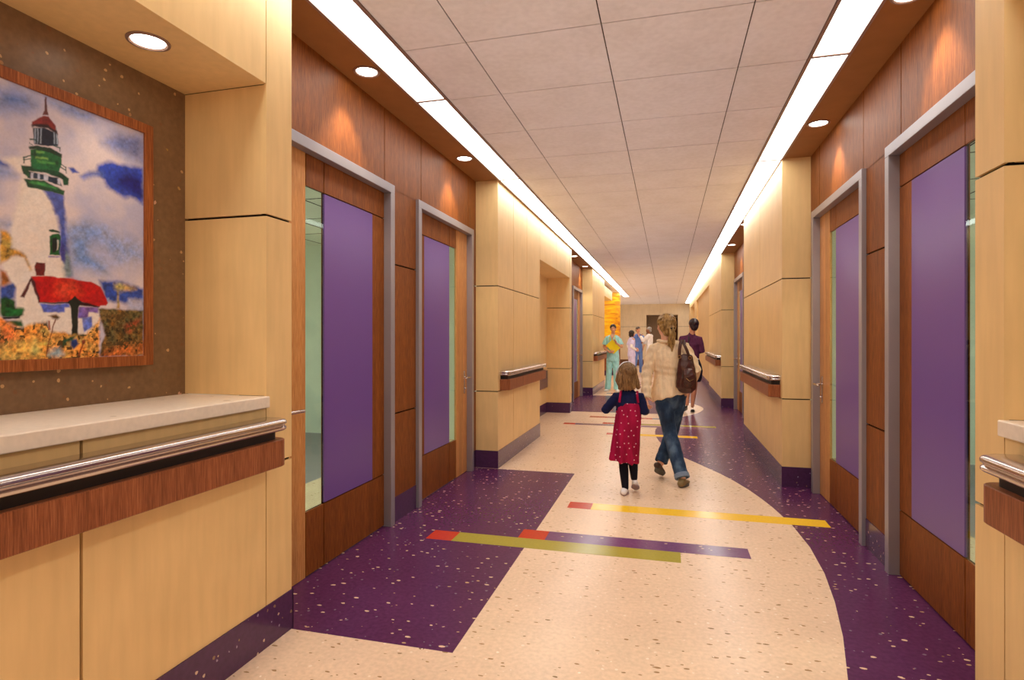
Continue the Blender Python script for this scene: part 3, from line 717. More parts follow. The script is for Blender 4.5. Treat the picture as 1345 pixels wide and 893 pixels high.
  ((36,84,40),0.0044,0.5,[(1.471,1.477),(1.522,1.48),(1.526,1.463),(1.5,1.456)]),
  ((20,20,30),0.0022,0.5,[(1.464,1.492),(1.518,1.494),(1.517,1.486),(1.465,1.484)]),
  ((214,150,70),0.0066,0.75,[(1.447,1.496),(1.464,1.489),(1.496,1.454),(1.533,1.463),(1.563,1.472),(1.61,1.477),(1.619,1.444),(1.668,1.444),(1.702,1.432),(1.756,1.434),(1.807,1.486),(1.812,1.5),(1.812,1.324),(1.447,1.338)]),
  ((226,110,50),0.0176,0.7,[(1.454,1.48),(1.5,1.45),(1.507,1.415),(1.475,1.392),(1.454,1.4)]),
  ((224,180,90),0.022,0.6,[(1.507,1.403),(1.61,1.41),(1.602,1.349),(1.454,1.346),(1.454,1.377)]),
  ((104,84,44),0.0044,0.9,[(1.806,1.538),(1.901,1.538),(2.012,1.536),(2.012,1.343),(1.812,1.346),(1.822,1.396),(1.836,1.432),(1.817,1.482)]),
  ((196,110,50),0.0176,0.7,[(1.901,1.386),(2.012,1.394),(2.012,1.343),(1.822,1.346),(1.846,1.368)]),
  ((150,60,36),0.0132,0.7,[(1.922,1.471),(1.998,1.506),(1.998,1.487),(1.938,1.442)]),
  ((190,160,90),0.011,0.6,[(1.876,1.637),(1.901,1.644),(1.954,1.639),(1.976,1.626),(1.943,1.619),(1.901,1.611),(1.881,1.619)]),
  ((150,130,80),0.0044,0.6,[(1.889,1.619),(1.896,1.62),(1.899,1.541),(1.886,1.54)]),
  ((34,60,120),0.0044,0.5,[(1.694,1.414),(1.72,1.414),(1.724,1.397),(1.707,1.375),(1.694,1.393)]),
  ((30,80,50),0.0044,0.5,[(1.668,1.41),(1.702,1.423),(1.724,1.432),(1.702,1.41),(1.681,1.402),(1.672,1.385),(1.666,1.389)]),
  ((150,170,180),0.011,0.4,[(1.614,1.373),(1.651,1.381),(1.668,1.355),(1.635,1.348),(1.614,1.352)]),
  ((120,60,34),0.0018,0.5,[(1.637,1.488),(1.642,1.487),(1.623,1.431),(1.606,1.348),(1.602,1.349),(1.619,1.431)]),
  ((90,60,30),0.0044,0.7,[(1.614,1.5),(1.643,1.507),(1.658,1.495),(1.647,1.486),(1.627,1.489)]),
  ((150,70,40),0.0022,0.4,[(1.614,1.481),(1.619,1.481),(1.621,1.452),(1.614,1.448)]),
  ((130,50,30),0.0022,0.5,[(1.738,1.41),(1.751,1.412),(1.754,1.399),(1.745,1.392),(1.729,1.349),(1.723,1.349),(1.738,1.392)]),
  ((60,50,24),0.0022,0.4,[(1.824,1.392),(1.927,1.393),(1.927,1.388),(1.824,1.389)]),
  ((40,60,30),0.0022,0.4,[(1.731,1.432),(1.761,1.432),(1.758,1.425),(1.733,1.425)]),
]

def paint_canvas(y0, y1, z0, z1, step=.0027):
    ny = int((y1-y0)/step)+1; nz = int((z1-z0)/step)+1
    Y, Z = np.meshgrid(np.linspace(y0, y1, ny), np.linspace(z0, z1, nz), indexing='ij')
    rng = np.random.default_rng(3)
    def fbm(scale, oct_=4, ax=1., az=1.):
        out = np.zeros_like(Y); amp = 1; tot = 0
        for o in range(oct_):
            s = scale*2**o; gy = int((y1-y0)*s*ax)+3; gz = int((z1-z0)*s*az)+3
            g = rng.random((gy, gz)); fy = (Y-y0)*s*ax; fz = (Z-z0)*s*az
            iy = fy.astype(int); iz = fz.astype(int); ty = fy-iy; tz = fz-iz
            ty = ty*ty*(3-2*ty); tz = tz*tz*(3-2*tz)
            v = (g[iy,iz]*(1-ty)+g[iy+1,iz]*ty)*(1-tz)+(g[iy,iz+1]*(1-ty)+g[iy+1,iz+1]*ty)*tz
            out += v*amp; tot += amp; amp *= .6
        return out/tot-.5
    lin = lambda c: np.array(s2l(*c))
    img = np.zeros(Y.shape+(3,)); img[:] = lin((214,200,204))
    cl = np.clip(fbm(5, 4)*4+.3, 0, 1)[..., None]
    img = img*(1-cl*.6)+lin((150,160,206))*cl*.6
    wy_, wz_ = fbm(40, 3)*.016, fbm(40, 3)*.016
    det = fbm(90, 3); det2 = fbm(55, 3); hue = fbm(30, 3)
    for c, soft, tex, poly in ART:
        P = np.array(poly); k = min(1, .3+soft*60)
        m0 = (Y > P[:,0].min()-.08) & (Y < P[:,0].max()+.08) & (Z > P[:,1].min()-.08) & (Z < P[:,1].max()+.08)
        if not m0.any(): continue
        y = (Y+wy_*k)[m0]; z = (Z+wz_*k)[m0]
        ins = np.zeros(y.shape, bool); dist = np.full(y.shape, 9.)
        for (ay, az), (by, bz) in zip(poly, poly[1:]+poly[:1]):
            if az != bz:
                cr = ((az > z) != (bz > z)) & (y < (by-ay)*(z-az)/(bz-az)+ay); ins ^= cr
            ll = (by-ay)**2+(bz-az)**2+1e-12
            t = np.clip(((y-ay)*(by-ay)+(z-az)*(bz-az))/ll, 0, 1)
            dist = np.minimum(dist, np.hypot(y-ay-t*(by-ay), z-az-t*(bz-az)))
        sd = np.where(ins, dist, -dist); s = max(soft, .0016)
        a = np.clip(sd/s*.5+.5, 0, 1)[..., None]
        cc = lin(c)[None]*(1+tex*3.2*det[m0][..., None]+tex*1.6*det2[m0][..., None])
        sh = tex*hue[m0]*1.2
        cc = cc*np.stack([1+sh, 1-.3*sh, 1-1.5*sh], -1)
        if tex >= .7: cc = np.where((det2[m0] > .14)[..., None], lin((84,60,26))[None], cc)
        img[m0] = img[m0]*(1-a)+np.clip(cc, 0, 1)*a
    img = np.clip(img*(1+.16*fbm(200, 2))[..., None], 0, 1)
    idx = np.arange(ny*nz).reshape(ny, nz)
    faces = np.stack([idx[:-1,:-1], idx[1:,:-1], idx[1:,1:], idx[:-1,1:]], -1).reshape(-1, 4)
    co = np.stack([np.zeros(Y.size), Y.ravel(), Z.ravel()], -1)
    me = bpy.data.meshes.new('canvas')
    me.vertices.add(len(co)); me.vertices.foreach_set('co', co.ravel())
    me.loops.add(faces.size); me.loops.foreach_set('vertex_index', faces.ravel())
    me.polygons.add(len(faces)); me.polygons.foreach_set('loop_start', np.arange(0, faces.size, 4))
    me.update(calc_edges=True)
    at = me.color_attributes.new('paint', 'FLOAT_COLOR', 'POINT')
    at.data.foreach_set('color', np.concatenate([img.reshape(-1,3), np.ones((ny*nz,1))], 1).ravel())
    return me
pf = empty('framed_painting', (-2.232, 1.43, 1.30)); tag(pf, 'framed watercolour of a lighthouse with a red-roofed house on the niche wall', 'painting')
PY0, PY1, PZ0, PZ1 = .80, 2.013, 1.343, 2.305
m, nt, out = new_mat('watercolour'); b = bsdf(nt, out, (.5,.5,.5), .34, 0, .5)
at = N(nt, 'ShaderNodeAttribute'); at.attribute_name = 'paint'; L(nt, at.outputs['Color'], b.inputs['Base Color'])
cv = bpy.data.objects.new('canvas', paint_canvas(PY0, PY1, PZ0, PZ1)); cv.data.materials.append(m); col.objects.link(cv)
cv.parent = pf; cv.location = (.040, -1.43, -1.30)
fr = MB(); fo = .042
a0, a1, c0, c1 = PY0-fo-1.43, PY1+fo-1.43, PZ0-fo-1.30, PZ1+fo-1.30
for y0_, y1_, z0_, z1_ in ((a0, a0+fo, c0, c1), (a1-fo, a1, c0, c1), (a0+fo, a1-fo, c0, c0+fo), (a0+fo, a1-fo, c1-fo, c1)):
    fr.box(0, .050, y0_, y1_, z0_, z1_, 0, .002)
fr.build('frame', M['frame_wood'], pf)
bk = MB(); bk.box(.0, .036, a0+fo, a1-fo, c0+fo, c1-fo); bk.build('backing_board', M['dark'], pf)

# ------------------------------------------------------------------ people
def cloth(name, c, rough=.8, scale=9, strength=.35, dist=.02, var=.12, weave=0):
    m, nt, out = new_mat(name); b = bsdf(nt, out, c, rough, 0, .2)
    v = coords(nt)
    n1 = noise_tex(nt, v, scale, 3); n2 = noise_tex(nt, coords(nt, (1,1,.35)), scale*3.2, 3)
    a = N(nt, 'ShaderNodeMath', operation='ADD'); L(nt, n1.outputs[0], a.inputs[0]); L(nt, n2.outputs[0], a.inputs[1])
    L(nt, ramp(nt, n2.outputs[0], [(.3, tuple(x*(1-var) for x in c)), (.7, tuple(min(1, x*(1+var)) for x in c))]), b.inputs['Base Color'])
    bump(nt, a.outputs[0], b, strength, dist); return m
def hair_mat(name, dark, mid, light, stretch=(60,60,6)):
    m, nt, out = new_mat(name); b = bsdf(nt, out, mid, .42, 0, .45)
    n = noise_tex(nt, coords(nt, stretch), 2.2, 4, .6); n.inputs['Distortion'].default_value = .35
    L(nt, ramp(nt, n.outputs[0], [(.32, dark), (.5, mid), (.68, light)]), b.inputs['Base Color'])
    bump(nt, n.outputs[0], b, .3, .005); return m
def skin_mat(name, c):
    m, nt, out = new_mat(name); b = bsdf(nt, out, c, .5, 0, .35)
    b.inputs['Subsurface Weight'].default_value = .08; b.inputs['Subsurface Radius'].default_value = (.02,.008,.004)
    n = noise_tex(nt, coords(nt), 14, 3)
    L(nt, ramp(nt, n.outputs[0], [(.3, tuple(x*.92 for x in c)), (.7, tuple(min(1,x*1.06) for x in c))]), b.inputs['Base Color'])
    return m
SK = {'fair': skin_mat('fair_skin', s2l(222,168,138)), 'warm': skin_mat('warm_skin', s2l(212,150,116)), 'dark': skin_mat('brown_skin', s2l(150,100,72))}
lips = plain('lips', s2l(190,84,80), .4); eyew = plain('eye_white', (.8,.8,.78), .2); eyed = plain('dark_iris', (.02,.012,.008), .2)
white_cloth = cloth('white_cloth', (.93,.96,1.0), .7, 10, .3)
shoe_white = plain('white_shoe', (.82,.80,.80), .45)

def melt(mb, name, mat, parent, voxel=.006, smooth=4, wr=0, wfreq=14, wstretch=(1,1,1), seed=0., grooves=None):
    """fuses overlapping rounded forms into ONE continuous skin: voxel remesh, smoothing, then small folds"""
    tmp = bpy.data.meshes.new('tmp'); tmp.from_pydata([tuple(p) for p in mb.v], [], mb.f)
    bm = bmesh.new(); bm.from_mesh(tmp); bmesh.ops.recalc_face_normals(bm, faces=bm.faces); bm.to_mesh(tmp); bm.free()
    o = bpy.data.objects.new('tmp', tmp); col.objects.link(o)
    r = o.modifiers.new('r', 'REMESH'); r.mode = 'VOXEL'; r.voxel_size = voxel; r.adaptivity = 0
    s = o.modifiers.new('s', 'SMOOTH'); s.factor = .5; s.iterations = smooth
    dg = bpy.context.evaluated_depsgraph_get(); dg.update()
    me = bpy.data.meshes.new_from_object(o.evaluated_get(dg)); me.name = name
    bpy.data.objects.remove(o); bpy.data.meshes.remove(tmp)
    if wr or grooves:
        n = len(me.vertices); nm = [Vector(v.normal) for v in me.vertices]
        for i, v in enumerate(me.vertices):
            d = 0
            if wr:
                q = Vector((v.co.x*wstretch[0], v.co.y*wstretch[1], v.co.z*wstretch[2]))*wfreq+Vector((seed,)*3)
                f = noise.noise(q+Vector((noise.noise(q*.5), noise.noise(q*.5+Vector((9,9,9))), 0))*1.2)
                d += wr*(1-abs(f)*3.2)*.5
            if grooves: d += grooves(v.co)
            v.co += nm[i]*d
    me.materials.clear(); me.materials.append(mat)
    me.polygons.foreach_set('use_smooth', [True]*len(me.polygons)); me.update()
    ob = bpy.data.objects.new(name, me); col.objects.link(ob); ob.parent = parent
    return ob

V = Vector
def lerp(a, b, t): return V(a).lerp(V(b), t)
def add_limb(mb, pts, rs, seg=14, side=(1,0,0), r2=None):
    # a few in-between stations keep the bend at the joint rounded
    mb.tube(pts, rs, seg, 0, r2, side)
def add_hand(mb, wrist, d, n, thumb, k=1.0, curl=.5, spread=.12, fr=.0085):
    """d fingers' direction, n the way the palm faces, thumb = the side the thumb leaves"""
    d = V(d).normalized(); n = (V(n)-d*V(n).dot(d)).normalized(); s = d.cross(n)*(1 if thumb > 0 else -1)
    W = V(wrist)
    pts = [W, W+d*.03*k, W+d*.06*k, W+d*.085*k]
    mb.tube(pts, [.026*k, .033*k, .038*k, .036*k], 14, 0, [.020*k, .016*k, .0145*k, .012*k], tuple(s))
    for i, (off, ln) in enumerate(((.030, .072), (.010, .080), (-.010, .075), (-.029, .060))):
        b = W+d*.082*k+s*off*k; dr = (d+s*off*spread*14).normalized(); p = [b]; a = 0
        for j, fl_ in enumerate((.42, .32, .26)):
            a += curl*(.55+.25*j); v = dr*math.cos(a)+n*math.sin(a); p.append(p[-1]+v*ln*k*fl_)
        mb.tube(p, [fr*k, fr*.97*k, fr*.9*k, fr*.8*k], 8)
    b = W+d*.022*k+s*.024*k; t1 = (d*.55+s*.8+n*.25).normalized(); t2 = (d*.9+s*.35+n*.45).normalized()
    mb.tube([b, b+t1*.032*k, b+t1*.032*k+t2*.028*k, b+t1*.032*k+t2*.028*k+(t2+n*.5).normalized()*.022*k], [.012*k, .0105*k, .0095*k, .008*k], 8)
def head_rot(yaw=0, pitch=0, roll=0): return Euler((pitch, roll, yaw)).to_matrix()
def add_head(mb, c, R, k=1.0, child=False, ears=True):
    """c = centre of the head, face towards local +y; k = size against an adult head of 22 cm"""
    c = V(c)
    def E(o, r, rr=None): mb.ell(c+R @ (V(o)*k), V(r)*k, R if rr is None else R @ rr)
    E((0,-.012,.028), (.074,.092,.086)); E((0,.022,.010), (.064,.070,.080)); E((0,.034,-.052), (.050,.052,.048)); E((0,.060,-.082), (.026,.024,.022))
    E((0,.050,-.030), (.056,.044,.045))
    for sx in (-1, 1):
        E((sx*.036,.064,-.022), (.024,.022,.022))                      # cheeks
        E((sx*.030,.080,.026), (.022,.014,.009))                       # brow ridge
        if ears:
            E((sx*.075,-.008,-.004), (.009,.021,.033), Euler((.2,0,sx*.35)).to_matrix()); E((sx*.074,.000,-.030), (.007,.010,.012))
    mb.tube([c+R @ (V((0,.086,.018))*k), c+R @ (V((0,.098,-.008))*k), c+R @ (V((0,.104,-.024))*k)], [.007*k,.009*k,.012*k], 10)
    for sx in (-1, 1): E((sx*.012,.093,-.028), (.009,.011,.008))
    E((0,.087,-.052), (.024,.010,.006)); E((0,.085,-.061), (.020,.011,.007))
def face_bits(parent, c, R, k, brow=None, smile=True):
    c = V(c)
    for nm_, mat_, rr, off in (('eye', eyew, (.0125,.010,.0085), .0805), ('iris', eyed, (.0062,.004,.0062), .0895)):
        pass
    e = MB(); i = MB()
    for sx in (-1, 1):
        e = MB(); e.ell(c+R @ (V((sx*.030,.0785,.010))*k), V((.0135,.0115,.0075))*k, R)
        eo = e.build('eye', eyew, parent, True)
        i = MB(); i.ell(c+R @ (V((sx*.030,.0885,.010))*k), V((.0062,.0030,.0062))*k, R, seg=12, rings=8); i.build('iris', eyed, eo, True)
        if brow:
            b_ = MB(); b_.tube([c+R @ (V((sx*.014,.094,.029))*k), c+R @ (V((sx*.030,.095,.034))*k), c+R @ (V((sx*.047,.084,.029))*k)], .0032*k, 8)
            b_.build('eyebrow', brow, parent, True)
    l = MB(); dz = .006 if smile else 0
    l.tube([c+R @ (V((-.026,.083,-.053+dz))*k), c+R @ (V((-.012,.095,-.055))*k), c+R @ (V((0,.0985,-.0555))*k), c+R @ (V((.012,.095,-.055))*k), c+R @ (V((.026,.083,-.053+dz))*k)], [.003*k,.0052*k,.006*k,.0052*k,.003*k], 8)
    l.build('lips', lips, parent, True)
    if smile:
        t = MB(); t.ell(c+R @ (V((0,.101,-.0535))*k), V((.015,.0035,.0035))*k, R, seg=12, rings=6); t.build('teeth', eyew, parent, True)
def shoe(name, mat, parent, heel, toe, h=.05, w=.04, top=None, sole=None, up=(0,0,1)):
    """heel, toe = ground-side points of the foot; up = normal of the sole"""
    h0, t0 = V(heel), V(toe); d = (t0-h0); ln = d.length; d.normalize(); u = V(up); u = (u-d*u.dot(d)).normalized()
    mb = MB(); s = d.cross(u)
    P = [h0+d*ln*f+u*z for f, z in ((.07,h*.62), (.22,h*.66), (.45,h*.56), (.66,h*.42), (.84,h*.34), (.95,h*.30))]
    mb.tube(P, [w*.78, w*.86, w*.88, w*1.05, w*.98, w*.66], 16, 0, [h*.52, h*.60, h*.50, h*.38, h*.30, h*.24], tuple(s))
    if top is not None: mb.tube([h0+d*ln*.20+u*h*.7, V(top)], [w*.80, w*.72], 14)
    o = melt(mb, name, mat, parent, .005, 2)
    m2 = MB(); pts = []
    for k in range(24):
        a = 2*math.pi*k/24; f = .5+.5*math.cos(a); ww = w*(.80+.28*math.sin(math.pi*f*.95)**2)*(1 if f > .1 else .9)
        pts.append((f, math.sin(a)*ww))
    vs = [h0+d*(ln*(f*.98+.01))+s*y+u*z for z in (0, h*.26) for f, y in pts]; n = 24
    m2.add(vs, [tuple(range(n))[::-1], tuple(range(n, 2*n))]+[(i, (i+1) % n, n+(i+1) % n, n+i) for i in range(n)])
    m2.build('sole', sole or mat, o, False)
    return o
def person(name, loc, rz, label):
    r = empty(name, loc, rz); tag(r, label, 'person', 'people in the corridor'); return r
def drape(vs):  # placeholder kept simple: a hem
    return vs

# ======== the woman in the tan jacket (walks away, her back to us)
def build_woman():
    r = person('person', (.026, 6.0, 0), 0, 'person with blond ponytail, tan blazer and blue jeans, walking away with a brown bag')
    R = head_rot(math.radians(22), 0, math.radians(2)); hc = (-.040, .01, 1.535)
    # joints
    nk, ch, wa, pe = V((-.040,-.005,1.385)), V((-.015,0,1.225)), V((-.012,0,1.06)), V((0,0,.90))
    shL, elL, wrL, hdL = V((-.158,-.005,1.288)), V((-.226,-.04,1.06)), V((-.226,-.16,.835)), V((-.20,-.27,.79))
    shR, elR, wrR = V((.140,-.005,1.305)), V((.236,-.05,1.10)), V((.215,.15,.985))
    hpL, knL, anL = V((-.072,0,.86)), V((-.002,-.02,.475)), V((.112,-.235,.085))
    hpR, knR, anR = V((.078,.01,.86)), V((.02,.17,.455)), V((-.095,.03,.150))
    b = MB(); add_head(b, hc, R, 1.03)
    b.tube([V(hc)+V((0,-.012,-.05)), (-.040,-.012,1.41), nk, (-.035,.004,1.33)], [.050,.046,.050,.056], 16)
    b.tube([(-.03,0,1.33), ch, wa, pe, (0,0,.80)], [.11,.125,.105,.14,.11], 18, 0, [.065,.095,.085,.105,.09], (1,0,0))
    add_limb(b, [(-.05,0,1.33), shL, lerp(shL,elL,.5), elL, lerp(elL,wrL,.5), wrL], [.05,.048,.042,.036,.033,.024])
    add_limb(b, [(0,0,1.33), shR, lerp(shR,elR,.5), elR, lerp(elR,wrR,.5), wrR], [.05,.048,.042,.036,.033,.024])
    add_hand(b, wrL, (.08,-.55,-.75), (1,.2,-.3), 1, .92, .75)
    add_hand(b, wrR, (-.45,.75,-.35), (-.6,-.4,.3), -1, .92, .8)
    add_limb(b, [hpL, lerp(hpL,knL,.5), knL, lerp(knL,anL,.35), anL], [.085,.075,.055,.052,.034])
    add_limb(b, [hpR, lerp(hpR,knR,.5), knR, lerp(knR,anR,.35), anR], [.085,.075,.055,.052,.034])
    melt(b, 'body', SK['fair'], r, .0055, 3)
    face_bits(r, hc, R, 1.03, None, False)
    # blazer
    tan = cloth('tan_linen', s2l(236,210,170), .75, 11, .5, .02, .10)
    j = MB()
    j.tube([(-.038,-.008,1.372), (-.034,0,1.350), (-.022,0,1.305), (-.008,0,1.23), (-.008,-.005,1.13), (-.010,0,1.05), (-.008,-.004,.93), (-.012,-.006,.855), (-.004,-.008,.828)],
           [.060,.094,.146,.163,.150,.138,.160,.176,.180], 28, 0, [.050,.078,.098,.118,.112,.102,.122,.134,.138], (1,0,0), 'flat')
    j.tube([(-.04,0,1.34), shL+V((.004,0,.004)), lerp(shL,elL,.45)+V((-.004,0,0)), elL, lerp(elL,wrL,.5), wrL+V((0,-.006,-.012))], [.066,.070,.062,.054,.050,.045], 18, 0, None, (1,0,0), 'flat')
    j.tube([(.0,0,1.34), shR+V((-.004,0,.004)), lerp(shR,elR,.45)+V((.006,0,0)), elR, lerp(elR,wrR,.5), wrR], [.066,.070,.064,.058,.050,.042], 18)
    def folds(p):
        d = 0
        a = abs(p.x+.078-.02*(1.2-p.z)); e = abs(p.x-.058-.02*(1.2-p.z))      # the two back seams
        if p.y < 0 and .8 < p.z < 1.28:
            if a < .006: d -= .004*(1-a/.006)
            if e < .006: d -= .004*(1-e/.006)
        if abs(p.x) < .16 and 1.0 < p.z < 1.2: d += .0035*math.sin(p.z*95+p.x*14)*max(0, 1-abs(p.z-1.1)/.1)
        if p.z < 1.0 and abs(p.x) < .2: d += .004*math.sin(p.x*70+.6)*(1.0-p.z)/.14
        if p.x < -.17: d += .004*math.sin(p.z*70+p.y*40)
        if p.x > .18: d += .005*math.sin(p.z*60+p.y*55)
        return d
    jo = melt(j, 'blazer', tan, r, .0065, 4, .005, 9, (1,1,.7), 3.1, folds)
    cl = MB()                                                                   # turned collar
    for k in range(0, 9):
        pass
    ring = []
    for k in range(-6, 7):
        a = math.radians(-90+k*17); ring.append(V((-.038+.066*math.cos(a), .0+.058*math.sin(a), 1.385+.012*abs(k)/6-.006)))
    cl.tube(ring, .017, 10, 0, .030, (0,0,1)); melt(cl, 'collar', tan, jo, .005, 2)
    # jeans
    jm, nt, out = new_mat('blue_denim'); bs = bsdf(nt, out, s2l(62,82,108), .8, 0, .15)
    n1 = noise_tex(nt, coords(nt, (1,1,.5)), 9, 4); n2 = noise_tex(nt, coords(nt), 300, 2)
    cc = ramp(nt, n1.outputs[0], [(.30, s2l(24,36,54)), (.5, s2l(48,68,94)), (.68, s2l(92,116,140))])
    L(nt, mixc(nt, .3, cc, ramp(nt, n2.outputs[0], [(.3,(.5,.5,.55)),(.7,(1.2,1.2,1.2))]), 'MULTIPLY'), bs.inputs['Base Color']); bump(nt, n1.outputs[0], bs, .4, .02)
    t = MB()
    t.tube([(0,0,.98), (0,-.004,.90), (.002,-.008,.84), (.002,-.004,.80), (.004,-.004,.76)], [.125,.140,.146,.130,.10], 24, 0, [.092,.106,.112,.10,.08], (1,0,0))
    t.tube([hpL+V((.002,-.01,-.0)), lerp(hpL,knL,.35)+V((-.004,-.012,0)), lerp(hpL,knL,.7), knL, lerp(knL,anL,.4)+V((0,-.02,0)), lerp(knL,anL,.85), anL+V((0,0,-.005))], [.086,.088,.074,.068,.068,.064,.068], 18, 0, None, (1,0,0), 'flat')
    t.tube([hpR+V((0,-.01,0)), lerp(hpR,knR,.35)+V((.004,-.008,0)), lerp(hpR,knR,.7), knR, lerp(knR,anR,.4), lerp(knR,anR,.95)], [.084,.084,.072,.066,.064,.064], 18, 0, None, (1,0,0), 'flat')
    jo2 = melt(t, 'jeans', jm, r, .0065, 3, .005, 8, (1,1,1.6), 1.3)
    hem = MB(); dd = (anL-knL).normalized()
    hem.tube([anL-dd*.040, anL+dd*.006], .072, 20, 0, None, (1,0,0), 'flat'); melt(hem, 'turned_hem', cloth('hem_denim', s2l(120,136,156)), jo2, .005, 1)
    leather = plain('olive_shoe', s2l(128,108,68), .5); dark_sole = plain('grey_sole', s2l(84,82,74), .6); bootd = plain('dark_brown_shoe', s2l(66,46,34), .45)
    shoe('shoe', leather, r, (.095,-.30,.0), (.155,-.07,.0), .062, .046, anL+V((0,0,-.01)), dark_sole)
    shoe('shoe', bootd, r, (-.135,-.035,.115), (-.075,.13,.006), .062, .044, anR+V((0,.0,.0)), dark_sole, (.15,.55,.8))
    # hair: cap, gathered back, ponytail
    hm = hair_mat('blond_hair', s2l(84,60,26), s2l(146,112,60), s2l(188,154,94), (26,26,8))
    h = MB(); c = V(hc)
    h.ell(c+R @ V((0,-.020,.038)), (.093,.108,.094), R); h.ell(c+R @ V((0,-.052,-.004)), (.084,.070,.078), R); h.ell(c+R @ V((0,-.062,-.055)), (.056,.045,.050), R); h.ell(c+R @ V((.012,-.105,-.018)), (.036,.032,.036), R)
    def hg(p):
        q = R.inverted() @ (V(p)-c); return .0016*math.sin(q.z*150+q.y*60)
    ho = melt(h, 'hair', hm, r, .005, 3, .0012, 14, (1,1,.5), 2, hg)
    pt = MB(); b0 = c+R @ V((.014,-.118,-.020))
    pt.tube([b0, b0+V((.004,-.014,-.05)), b0+V((.0,-.012,-.11)), b0+V((-.006,-.006,-.17)), b0+V((.004,.004,-.235))], [.024,.034,.036,.028,.008], 16, 0, [.022,.026,.026,.020,.008])
    melt(pt, 'ponytail', hm, ho, .0045, 2, .006, 26, (1.4,1.4,.25), 5, lambda p: .004*math.sin(p.x*210+p.z*18))
    bd = MB(); bd.tube([b0+V((-.026,-.004,0)), b0+V((0,-.03,-.004)), b0+V((.026,-.004,0)), b0+V((0,.02,.004)), b0+V((-.026,-.004,0))], .007, 10); bd.build('hair_tie', M['dark'], ho, True)
    return r
build_woman()

# the shoulder bag: a thing of its own
def build_bag():
    r = empty('handbag', (.026+.150, 6.0-.125, .90)); tag(r, 'dark brown leather shoulder bag hanging from the shoulder of the person in the tan blazer', 'bag')
    lm = plain('brown_leather', s2l(70,36,28), .30, 0, .5, .2, 26, .35)
    b = MB()
    b.tube([(-.006,0,.335), (0,-.004,.25), (.004,-.006,.13), (.0,-.004,.035), (-.002,0,.012)], [.066,.080,.094,.096,.075], 22, 0, [.028,.042,.052,.050,.036], (1,.15,0))
    bo = melt(b, 'bag_body', lm, r, .005, 3, .006, 16, (1,1,.6), 4)
    p = MB(); p.tube([(.018,-.050,.215), (.028,-.064,.16), (.024,-.062,.09), (.016,-.052,.055)], [.040,.056,.054,.036], 16, 0, [.012,.016,.016,.012], (1,.15,0)); melt(p, 'pocket', lm, bo, .004, 2, .003, 24)
    st = MB()
    st.tube([(-.062,-.02,.325), (-.062,-.035,.40), (-.055,-.035,.455), (-.045,-.01,.497), (-.038,.045,.492), (-.030,.11,.42), (-.02,.075,.33)], .004, 10, 0, .0155, (0,1,0)); st.build('strap', lm, r, True)
    s2 = MB(); s2.tube([(.035,-.02,.315), (.006,-.035,.40), (-.022,-.032,.46), (-.025,-.005,.500), (-.018,.05,.490), (.0,.115,.41), (.03,.07,.33)], .004, 10, 0, .0145, (0,1,0)); s2.build('strap', lm, r, True)
    brass = plain('brass', s2l(190,150,90), .3, .9)
    for x, z in ((-.062,.335), (.035,.325)):
        n = 12; g = MB(); g.tube([(x+.014*math.cos(2*math.pi*k/n), -.034, z+.014*math.sin(2*math.pi*k/n)) for k in range(n+1)], .003, 8); g.build('strap_ring', brass, r, True)
    g = MB(); g.tube([(.0,-.078,.13), (.03,-.086,.105), (.062,-.074,.12)], .003, 8)
    g.build('buckle', brass, r, True)
build_bag()

